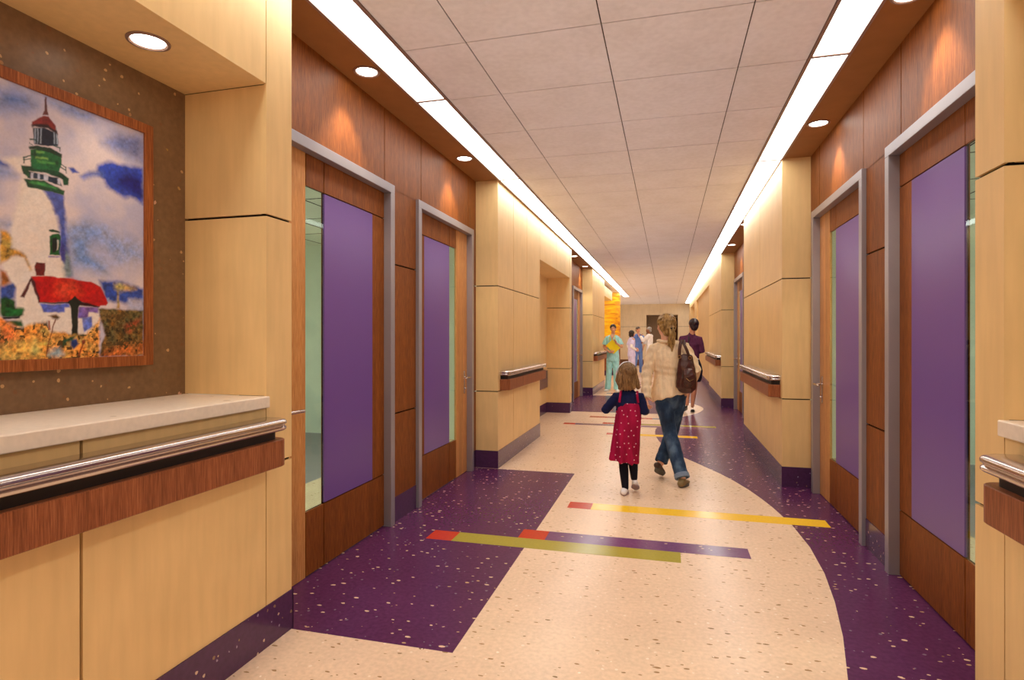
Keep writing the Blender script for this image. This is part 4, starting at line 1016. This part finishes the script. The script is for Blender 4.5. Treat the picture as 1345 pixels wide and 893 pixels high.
# ======== the girl
def build_girl():
    r = person('person', (-.35, 5.35, 0), 0, 'small child in a dotted crimson dress, hand in hand with the person in tan')
    R = head_rot(math.radians(30), math.radians(3)); hc = (-.006, .005, 1.083); k = .86; c = V(hc)
    shL, elL, wrL = V((-.098,0,.878)), V((-.196,-.015,.762)), V((-.190,.16,.765))
    shR, elR, wrR = V((.116,0,.880)), V((.146,-.015,.765)), V((.158,.17,.735))
    b = MB(); add_head(b, hc, R, k)
    b.tube([c+V((0,-.01,-.05)), (.006,-.008,.965), (.008,-.004,.925), (.01,0,.88)], [.040,.037,.042,.065], 14)
    b.tube([(.01,0,.885), (.01,0,.78), (.008,0,.66), (.005,0,.56), (0,0,.50)], [.085,.098,.092,.105,.08], 16, 0, [.05,.075,.072,.08,.07], (1,0,0))
    add_limb(b, [(-.03,0,.89), shL, elL, lerp(elL,wrL,.6), wrL], [.036,.036,.028,.025,.018])
    add_limb(b, [(.04,0,.89), shR, elR, lerp(elR,wrR,.6), wrR], [.036,.036,.028,.025,.018])
    add_hand(b, wrL, (.1,.9,-.1), (.9,0,-.3), 1, .66, .5, .12, .0095)
    add_hand(b, wrR, (.05,.85,.35), (.8,-.2,.2), -1, .66, .8, .12, .0095)
    hpL, knL, anL = V((-.040,0,.52)), V((-.040,.03,.30)), V((-.018,-.015,.075))
    hpR, knR, anR = V((.052,0,.52)), V((.046,.05,.31)), V((.056,.075,.135))
    add_limb(b, [hpL, lerp(hpL,knL,.5), knL, lerp(knL,anL,.4), anL], [.052,.047,.037,.037,.026])
    add_limb(b, [hpR, lerp(hpR,knR,.5), knR, lerp(knR,anR,.4), anR], [.052,.047,.037,.037,.026])
    melt(b, 'body', SK['fair'], r, .005, 3); face_bits(r, hc, R, k, None, False)
    navy = cloth('navy_knit', s2l(24,30,66), .85, 14, .3)
    t = MB()
    t.tube([(.006,-.002,.945), (.008,0,.92), (.010,0,.888), (.008,0,.82), (.008,0,.70)], [.050,.078,.108,.112,.108], 22, 0, [.045,.055,.070,.084,.082], (1,0,0))
    t.tube([(-.02,0,.885), shL, lerp(shL,elL,.5), elL, lerp(elL,wrL,.5), lerp(elL,wrL,.92)], [.046,.048,.043,.041,.038,.033], 16)
    t.tube([(.04,0,.885), shR, lerp(shR,elR,.5), elR, lerp(elR,wrR,.5), lerp(elR,wrR,.92)], [.046,.048,.043,.041,.038,.033], 16)
    melt(t, 'sweater', navy, r, .005, 3, .004, 14, (1,1,1.5), 2)
    # dress with white dots
    dm, nt, out = new_mat('crimson_dotted'); bs = bsdf(nt, out, s2l(168,16,66), .75, 0, .2)
    v0 = coords(nt); sp = N(nt, 'ShaderNodeSeparateXYZ'); L(nt, v0, sp.inputs[0]); cb = N(nt, 'ShaderNodeCombineXYZ'); L(nt, sp.outputs[0], cb.inputs[0]); L(nt, sp.outputs[2], cb.inputs[1]); vv = cb.outputs[0]; vo = N(nt, 'ShaderNodeTexVoronoi', voronoi_dimensions='2D'); vo.inputs['Scale'].default_value = 17; vo.inputs['Randomness'].default_value = .7; L(nt, vv, vo.inputs['Vector'])
    lt = N(nt, 'ShaderNodeMath', operation='LESS_THAN'); L(nt, vo.outputs['Distance'], lt.inputs[0]); lt.inputs[1].default_value = .085
    n1 = noise_tex(nt, coords(nt, (1.6,1,.35)), 9, 3)
    base_ = ramp(nt, n1.outputs[0], [(.3, s2l(132,8,48)), (.7, s2l(186,26,80))])
    L(nt, mixc(nt, lt.outputs[0], base_, s2l(236,190,206)), bs.inputs['Base Color']); bump(nt, n1.outputs[0], bs, .4, .02)
    d = MB()
    d.tube([(.018,-.002,.835), (.016,-.002,.80), (.012,-.002,.74), (.006,-.002,.66), (-.004,-.004,.55), (-.016,-.006,.44), (-.026,-.008,.35), (-.031,-.008,.305)],
           [.098,.108,.114,.118,.121,.122,.124,.127], 30, 0, [.078,.090,.096,.098,.100,.102,.106,.108], (1,0,0), 'flat')
    def dg_(p):
        q = math.atan2(p.y+.005, p.x+.01); s_ = max(0, (.80-p.z)/.48)
        return .0085*s_*math.sin(q*7+p.z*5+1.0)+.004*s_*math.sin(q*13+2)
    do = melt(d, 'dress', dm, r, .0055, 3, .003, 9, (1.5,1.5,.5), 1, dg_)
    for x0, x1 in ((-.066, -.056), (.098, .088)):
        s = MB(); s.tube([(x0,-.066,.842), (x0+(x1-x0)*.5,-.070,.880), (x1,-.050,.922), (x1,-.008,.937), (x1,.045,.905), (x0,.074,.83)], .0105, 10, 0, .005, (1,0,0)); s.build('strap', dm, do, True)
    tg = MB(); tights = cloth('navy_tights', s2l(14,16,30), .7, 20, .15)
    tg.tube([hpL, lerp(hpL,knL,.5), knL, lerp(knL,anL,.4), anL+V((0,0,-.01))], [.056,.052,.042,.042,.031], 16)
    tg.tube([hpR, lerp(hpR,knR,.5), knR, lerp(knR,anR,.4), anR], [.056,.052,.042,.042,.031], 16)
    tg.tube([(-.03,0,.54), (.05,0,.54)], .06, 16)
    melt(tg, 'tights', tights, r, .005, 2)
    so = plain('grey_pink_sole', s2l(150,128,130), .6)
    shoe('shoe', shoe_white, r, (-.028,-.065,0), (-.024,.110,0), .052, .036, anL+V((0,0,-.012)), so)
    shoe('shoe', shoe_white, r, (.060,.040,.078), (.072,.150,.004), .050, .035, anR+V((0,0,-.012)), so, (0,.75,.65))
    hm = hair_mat('light_brown_hair', s2l(74,48,26), s2l(128,94,56), s2l(168,134,88))
    h = MB()
    h.ell(c+R @ V((0,-.018,.032)), (.082*.98,.094,.082), R); h.ell(c+R @ V((0,-.034,-.02)), (.083,.072,.085), R)
    h.tube([c+V((-.066,-.016,.01)), c+V((-.072,-.020,-.05)), c+V((-.060,-.02,-.092))], [.024,.026,.018], 14, 0, [.045,.045,.036], (1,0,0))
    h.tube([c+V((.066,-.010,.01)), c+V((.080,-.010,-.06)), c+V((.104,-.008,-.108))], [.026,.032,.018], 14, 0, [.045,.045,.034], (1,0,0))
    h.tube([c+V((0,-.062,.0)), c+V((.004,-.064,-.06)), c+V((.008,-.064,-.118))], [.075,.082,.080], 18, 0, [.030,.032,.020], (1,0,0))
    melt(h, 'hair', hm, r, .0045, 2, .004, 20, (1.4,1.4,.3), 7, lambda p: .0028*math.sin(math.atan2(p.x-c.x, -(p.y-c.y)+.03)*24+p.z*12))
    hb = MB(); pts = []
    for kk in range(0, 13):
        a = math.radians(-12+kk*17); pts.append(c+R @ V((-.090*math.cos(a), .014-.014*math.sin(a), .020+.100*math.sin(a))))
    hb.tube(pts, .004, 8, 0, .015, (0,0,1)); hb.build('headband', plain('white_headband', (.85,.84,.86), .4), r, True)
build_girl()

# ======== person in the purple top, walking away at the right
def build_purple():
    r = person('person', (.441, 11.55, 0), 0, 'person with short dark hair in a plum top and dark skirt, walking away')
    R = head_rot(math.radians(14)); hc = (.042,.0,1.655); c = V(hc)
    shL, elL, wrL = V((-.168,0,1.40)), V((-.222,-.02,1.15)), V((-.10,.20,1.14))
    shR, elR, wrR = V((.146,0,1.39)), V((.196,-.02,1.17)), V((.08,.20,1.14))
    b = MB(); add_head(b, hc, R, 1.06)
    b.tube([c+V((-.008,-.01,-.06)), (.022,-.01,1.53), (.008,-.004,1.46), (0,0,1.40)], [.050,.050,.056,.09], 14)
    b.tube([(0,0,1.40), (0,0,1.28), (0,0,1.10), (0,0,.96), (0,0,.86)], [.12,.135,.11,.14,.11], 16, 0, [.07,.095,.085,.10,.09], (1,0,0))
    for s_, e_, w_ in ((shL, elL, wrL), (shR, elR, wrR)): add_limb(b, [(s_.x*.4,0,1.41), s_, e_, w_], [.05,.048,.038,.026])
    add_hand(b, wrL, (.9,.2,.2), (0,-1,0), 1, 1, .5); add_hand(b, wrR, (-.9,.2,.1), (0,-1,0), -1, 1, .5)
    hpL, knL, anL = V((-.07,0,.88)), V((-.070,.01,.50)), V((-.078,-.06,.155))
    hpR, knR, anR = V((.075,0,.88)), V((.055,.03,.50)), V((.020,.02,.115))
    for a_, k_, n_ in ((hpL, knL, anL), (hpR, knR, anR)): add_limb(b, [a_, lerp(a_,k_,.5), k_, lerp(k_,n_,.3), lerp(k_,n_,.7), n_], [.085,.075,.052,.056,.040,.032])
    melt(b, 'body', SK['warm'], r, .007, 3); face_bits(r, hc, R, 1.06, None, False)
    pm = cloth('plum_knit', s2l(92,44,74), .8, 10, .35)
    t = MB()
    t.tube([(.008,-.002,1.475), (.004,0,1.45), (0,0,1.40), (0,0,1.30), (0,0,1.15), (0,0,1.03)], [.066,.10,.160,.165,.146,.146], 22, 0, [.056,.072,.092,.112,.104,.108], (1,0,0))
    for s_, e_, w_ in ((shL, elL, wrL), (shR, elR, wrR)): t.tube([(s_.x*.4,0,1.405), s_, lerp(s_,e_,.5), e_, lerp(e_,w_,.5), lerp(e_,w_,.85)], [.064,.066,.058,.052,.046,.040], 16)
    melt(t, 'top', pm, r, .0075, 3, .006, 9, (1,1,1.6), 2)
    w = MB(); w.tube([(0,0,1.045), (0,0,.96)], [.138,.150], 22, 0, [.108,.116], (1,0,0)); melt(w, 'blouse_hem', white_cloth, r, .007, 2)
    sk = MB(); sk.tube([(0,0,1.0), (.010,0,.90), (.022,0,.78), (.022,-.004,.66), (.020,-.004,.59)], [.142,.172,.188,.172,.150], 22, 0, [.108,.125,.130,.118,.108], (1,0,0), 'flat')
    melt(sk, 'skirt', cloth('navy_skirt', s2l(26,28,48), .8, 8, .3), r, .0075, 3, .004, 8, (1,1,.4), 4)
    bs_ = plain('black_shoe', (.015,.013,.013), .3)
    shoe('shoe', bs_, r, (-.085,-.155,.10), (-.135,.03,.004), .042, .038, None, bs_, (-.3,.5,.8))
    shoe('shoe', bs_, r, (.020,-.06,.012), (.034,.16,0), .044, .040, None, bs_)
    hm = hair_mat('black_hair', s2l(18,12,14), s2l(40,26,28), s2l(80,58,60))
    h = MB(); h.ell(c+R @ V((0,-.020,.036)), (.092,.108,.100), R); h.ell(c+R @ V((0,-.058,-.02)), (.076,.060,.082), R); h.ell(c+R @ V((0,-.058,-.065)), (.058,.036,.040), R)
    melt(h, 'hair', hm, r, .006, 2, .006, 20, (1.2,1.2,.5), 3)
    s = MB(); s.tube([(-.062,-.118,1.10), (-.056,-.122,1.30), (-.050,-.100,1.42), (-.048,-.03,1.475), (-.055,.07,1.44), (-.10,.13,1.2)], .010, 8, 0, .004, (1,0,0)); s.build('bag_strap', M['dark'], r, True)
build_purple()

# ======== hospital staff
def staff(root, h, hc, R, k, skin, joints, top, trou, hair, shoes, sleeves='short', voxel=.007, hairf=None, coat=False, under=None, hands=None, build=1.0, brow=None, smile=True):
    J = {a: V(b_) for a, b_ in joints.items()}; c = V(hc); z = h/1.70
    b = MB(); add_head(b, hc, R, k)
    nz = J['shL'].z*.5+J['shR'].z*.5
    b.tube([c+R @ V((0,-.012,-.055*k)), V((c.x*.6, c.y*.5-.006, nz+.095)), (0,0,nz+.05), (0,0,nz)], [.050,.048,.056,.09], 14)
    W = build
    b.tube([(0,0,nz), (0,0,nz-.13*z), (0,0,nz-.30*z), (0,0,nz-.45*z), (0,0,nz-.54*z)], [.12*W,.13*W,.11*W,.14*W,.11*W], 16, 0, [.07,.095,.09,.10,.09], (1,0,0))
    for S in 'LR':
        s_, e_, w_ = J['sh'+S], J['el'+S], J['wr'+S]
        add_limb(b, [(s_.x*.4,0,nz+.01), s_, lerp(s_,e_,.5), e_, lerp(e_,w_,.4), w_], [.05*W,.048*W,.044*W,.037*W,.034*W,.025*W])
        if hands and S in hands: d_, n_, th = hands[S]; add_hand(b, w_, d_, n_, th, .98*k, .7)
        a_, k_, n_ = J['hp'+S], J['kn'+S], J['an'+S]
        add_limb(b, [a_, lerp(a_,k_,.5), k_, lerp(k_,n_,.35), n_], [.085,.075,.055,.052,.034])
    melt(b, 'body', SK[skin], root, voxel, 3); face_bits(root, hc, R, k, brow or hair, smile)
    t = MB(); zb = nz-.60*z
    t.tube([(0,0,nz+.072), (0,0,nz+.048), (0,0,nz+.008), (0,.002,nz-.10*z), (0,.002,nz-.28*z), (0,0,nz-.44*z), (0,0,zb)], [.060,.088*W,.138*W,.158*W,.146*W,.162*W,.172*W], 22, 0, [.060,.076,.096,.118,.112,.122,.130], (1,0,0), 'flat')
    for S in 'LR':
        s_, e_, w_ = J['sh'+S], J['el'+S], J['wr'+S]
        if sleeves == 'short': t.tube([(s_.x*.4,0,nz+.005), s_+V((-.02 if s_.x > 0 else .02,0,-.018)), lerp(s_,e_,.45), lerp(s_,e_,.74)], [.060*W,.062*W,.064*W,.072*W], 16, 0, None, (1,0,0), 'flat')
        else: t.tube([(s_.x*.4,0,nz+.005), s_, lerp(s_,e_,.5), e_, lerp(e_,w_,.5), lerp(e_,w_,.93)], [.066*W,.070*W,.064*W,.060*W,.052*W,.044*W], 16)
    if coat:
        t.tube([(0,0,nz-.40*z), (0,0,nz-.7*z), (0,0,.48*z)], [.165*W,.185*W,.200*W], 22, 0, [.125,.140,.155], (1,0,0), 'flat')
    to = melt(t, 'lab_coat' if coat else 'scrub_top', top, root, voxel, 3, .008, 9, (1,1,.8), h*3)
    if sleeves == 'short':
        # V neck opening shows skin
        v = MB(); y0 = .119
        v.add([(-.058,.070,nz+.070), (.058,.070,nz+.070), (0,.140,nz-.095), (0,.132,nz-.0)], [(0,1,2), (0,2,3), (1,3,2), (0,3,1)])
        v.build('neckline', SK[skin], to)
    if under: under(to, J, nz, z)
    q = MB()
    q.tube([(0,0,nz-.42*z), (0,0,nz-.50*z), (0,0,nz-.58*z)], [.145*W,.150*W,.135*W], 20, 0, [.11,.115,.105], (1,0,0))
    for S in 'LR':
        a_, k_, n_ = J['hp'+S], J['kn'+S], J['an'+S]
        q.tube([a_, lerp(a_,k_,.4), k_, lerp(k_,n_,.5), n_+V((0,0,-.045))], [.090,.088,.074,.074,.082], 16, 0, None, (1,0,0), 'flat')
    melt(q, 'trousers', trou, root, voxel, 3, .008, 8, (1,1,.8), h*7)
    for S in 'LR':
        n_ = J['an'+S]; d_ = J.get('ft'+S, V((0,1,0))).normalized()
        shoe('shoe', shoes, root, (n_.x-d_.x*.06, n_.y-d_.y*.06, 0), (n_.x+d_.x*.20, n_.y+d_.y*.20, 0), .06, .045, None, shoes)
    if hairf:
        hh = MB(); hairf(hh, c, R, k); melt(hh, 'hair', hair, root, .006, 2, .005, 20, (1,1,.5), h)
def stethoscope(root_, label, nz, y=.12, colr=None):
    e = empty('stethoscope', root_.location, root_.rotation_euler.z); tag(e, label, 'stethoscope', 'stethoscopes worn around the neck')
    m_ = colr or M['dark']; t = MB()
    t.tube([(-.075,y,nz-.10), (-.070,y-.005,nz+.0), (-.062,.06,nz+.065), (-.03,-.05,nz+.085), (.03,-.05,nz+.085), (.062,.06,nz+.065), (.070,y-.005,nz), (.075,y,nz-.09)], .0085, 10); t.build('tube', m_, e, True)
    q = MB(); q.ell((-.075,y+.006,nz-.135), (.022,.010,.022)); q.tube([(-.075,y,nz-.10), (-.075,y,nz-.125)], .006, 8); q.build('chest_piece', M['chrome'], e, True)
    return e
black_h = hair_mat('dark_hair', s2l(16,12,12), s2l(34,24,22), s2l(66,50,46)); brown_h = hair_mat('greying_hair', s2l(50,42,36), s2l(90,80,72), s2l(130,122,114)); grey_h = hair_mat('grey_hair', s2l(100,98,94), s2l(150,148,144), s2l(190,188,184))
white_rub = plain('white_trainer', (.85,.85,.85), .4)
def short_hair(hh, c, R, k):
    hh.ell(c+R @ (V((0,-.016,.040))*k), V((.082,.098,.088))*k, R); hh.ell(c+R @ (V((0,-.058,-.008))*k), V((.070,.050,.070))*k, R)
def tied_hair(hh, c, R, k):
    hh.ell(c+R @ (V((0,-.018,.040))*k), V((.084,.098,.088))*k, R); hh.ell(c+R @ (V((0,-.05,-.005))*k), V((.072,.058,.066))*k, R); hh.ell(c+R @ (V((0,-.11,.02))*k), V((.036,.034,.036))*k, R)
def bob_hair(hh, c, R, k):
    hh.ell(c+R @ (V((0,-.018,.036))*k), V((.092,.102,.094))*k, R); hh.ell(c+R @ (V((0,-.045,-.03))*k), V((.086,.072,.095))*k, R)
    for sx in (-1, 1): hh.tube([c+R @ (V((sx*.074,.0,.02))*k), c+R @ (V((sx*.080,.004,-.05))*k), c+R @ (V((sx*.070,.01,-.095))*k)], [.022*k,.024*k,.014*k], 12, 0, [.040*k,.038*k,.024*k], tuple(R @ V((1,0,0))))

# nurse in teal scrubs facing us
def build_nurse():
    yaw = math.pi-math.radians(4)
    r = person('person', (-1.40, 15.60, 0), yaw, 'smiling person in teal scrubs facing the viewer, holding a yellow folder')
    teal = cloth('teal_scrubs', s2l(176,240,240), .8, 8, .5, .03, .16)
    J = dict(shL=(-.165,0,1.43), elL=(-.225,.02,1.17), wrL=(-.03,.19,1.075), shR=(.165,0,1.43), elR=(.235,-.01,1.17), wrR=(.06,.18,1.04),
             hpL=(-.075,0,.92), knL=(-.085,.02,.50), anL=(-.105,0,.10), hpR=(.075,0,.92), knR=(.10,.02,.50), anR=(.135,.0,.10), ftL=(-.3,1,0), ftR=(.25,1,0))
    J['wrL'] = (-.115,.175,1.28); J['elL'] = (-.235,.03,1.17)
    staff(r, 1.76, (-.01,.015,1.655), head_rot(math.radians(6), 0, math.radians(3)), 1.0, 'fair', J, teal, teal, black_h, white_rub, hairf=tied_hair,
          hands={'L': ((.35,.25,.8), (.6,.6,0), 1), 'R': ((-.9,.1,.05), (0,-1,.3), 1)}, brow=black_h)
    stethoscope(r, 'yellow-tubed stethoscope around the neck of the person in teal scrubs', 1.43, .122, plain('yellow_rubber', s2l(222,206,80), .4))
    f = empty('folder', (r.location.x, r.location.y, 0), yaw); tag(f, 'bright yellow folder held tilted against the teal scrubs', 'folder')
    ym = plain('yellow_card', s2l(255,226,14), .5)
    Rm = Euler((math.radians(8), math.radians(42), 0)).to_matrix()
    cc = V((-.03,.152,1.185))
    for nm_, yy in (('cover', .006), ('back_cover', -.006)):
        m_ = MB(); m_.box(-.115,.115,-.0016,.0016,-.155,.155); m_.v = [tuple(cc+Rm @ (V(p)+V((0,yy,0)))) for p in m_.v]; m_.build(nm_, ym, f)
    m_ = MB(); m_.box(-.108,.110,-.004,.004,-.149,.149); m_.v = [tuple(cc+Rm @ V(p)) for p in m_.v]; m_.build('pages', plain('paper', (.8,.8,.76), .8), f)
build_nurse()

def build_group():
    # lavender scrubs, turned to the right with the back half towards us
    yaw = math.radians(-62)
    r = person('person', (-1.20, 20.5, 0), yaw, 'person with a black bob in lavender scrubs over white sleeves, leftmost of the talking group')
    lav = cloth('lavender_scrubs', s2l(214,208,250), .8, 8, .5, .03, .12)
    J = dict(shL=(-.15,0,1.36), elL=(-.20,-.05,1.10), wrL=(-.10,.17,1.06), shR=(.15,0,1.36), elR=(.20,-.10,1.12), wrR=(.14,.10,1.00),
             hpL=(-.07,0,.86), knL=(-.075,.01,.47), anL=(-.08,-.02,.09), hpR=(.07,0,.86), knR=(.085,.02,.47), anR=(.10,.03,.09), ftL=(0,1,0), ftR=(.1,1,0))
    def sl(to, J, nz, z):
        for S in 'LR':
            s_, e_, w_ = J['sh'+S], J['el'+S], J['wr'+S]; m_ = MB()
            m_.tube([lerp(s_,e_,.4), lerp(s_,e_,.8), e_, lerp(e_,w_,.5), lerp(e_,w_,.95)], [.050,.048,.048,.042,.034], 14); melt(m_, 'sleeve', white_cloth, to, .007, 2)
    staff(r, 1.66, (0,.02,1.555), head_rot(math.radians(-8)), .98, 'fair', J, lav, lav, black_h, white_rub, hairf=bob_hair, under=sl, hands={'L': ((.7,.6,0), (0,0,-1), 1), 'R': ((0,.9,-.2), (-1,0,0), -1)}, smile=False)
    # blue scrubs, facing us and a little to the right
    yaw = math.pi+math.radians(28)
    r = person('person', (-1.13, 23.6, 0), yaw, 'tall person with greying hair in blue scrubs, middle of the talking group')
    blue = cloth('blue_scrubs', s2l(112,146,218), .8, 8, .5, .03, .14)
    J = dict(shL=(-.19,0,1.50), elL=(-.30,.02,1.25), wrL=(-.20,.05,1.00), shR=(.19,0,1.50), elR=(.36,.02,1.36), wrR=(.36,.28,1.30),
             hpL=(-.09,0,.96), knL=(-.11,.03,.52), anL=(-.14,.0,.10), hpR=(.09,0,.96), knR=(.11,.02,.52), anR=(.15,-.03,.10), ftL=(-.5,1,0), ftR=(.3,1,0))
    staff(r, 1.84, (.0,.02,1.735), head_rot(math.radians(12)), 1.04, 'fair', J, blue, blue, brown_h, white_rub, hairf=short_hair, build=1.15, hands={'L': ((.2,.2,-.9), (1,0,0), 1), 'R': ((.1,.9,-.1), (-1,0,0), -1)})
    stethoscope(r, 'dark blue stethoscope around the neck of the person in blue scrubs', 1.50, .128, plain('blue_rubber', s2l(40,70,150), .4))
    bd = MB(); bd.box(-.13,-.07,.128,.134,1.27,1.36,0,.002); bd.build('badge', plain('white_badge', (.8,.8,.8), .4), r)
    # white coat, in profile, turned left
    yaw = math.radians(78)
    r = person('person', (-.66, 23.2, 0), yaw, 'grey-haired person in a long white coat, hand raised to the chin')
    J = dict(shL=(-.18,0,1.49), elL=(-.21,.20,1.30), wrL=(-.06,.33,1.46), shR=(.18,0,1.49), elR=(.24,.10,1.24), wrR=(.02,.27,1.22),
             hpL=(-.08,0,.95), knL=(-.09,.02,.52), anL=(-.10,.02,.10), hpR=(.08,0,.95), knR=(.09,.0,.52), anR=(.11,-.03,.10), ftL=(0,1,0), ftR=(.1,1,0))
    greyt = cloth('grey_trousers', s2l(120,120,130))
    staff(r, 1.82, (0,.04,1.715), head_rot(0, math.radians(-4)), 1.03, 'dark', J, white_cloth, greyt, grey_h, M['dark'], 'long', hairf=short_hair, coat=True, build=1.25, hands={'L': ((.25,-.2,.9), (.4,-.8,.2), 1), 'R': ((-.9,.1,.2), (0,0,-1), 1)}, smile=False)
    stethoscope(r, 'black stethoscope around the neck of the person in the white coat', 1.49, .128)
build_group()
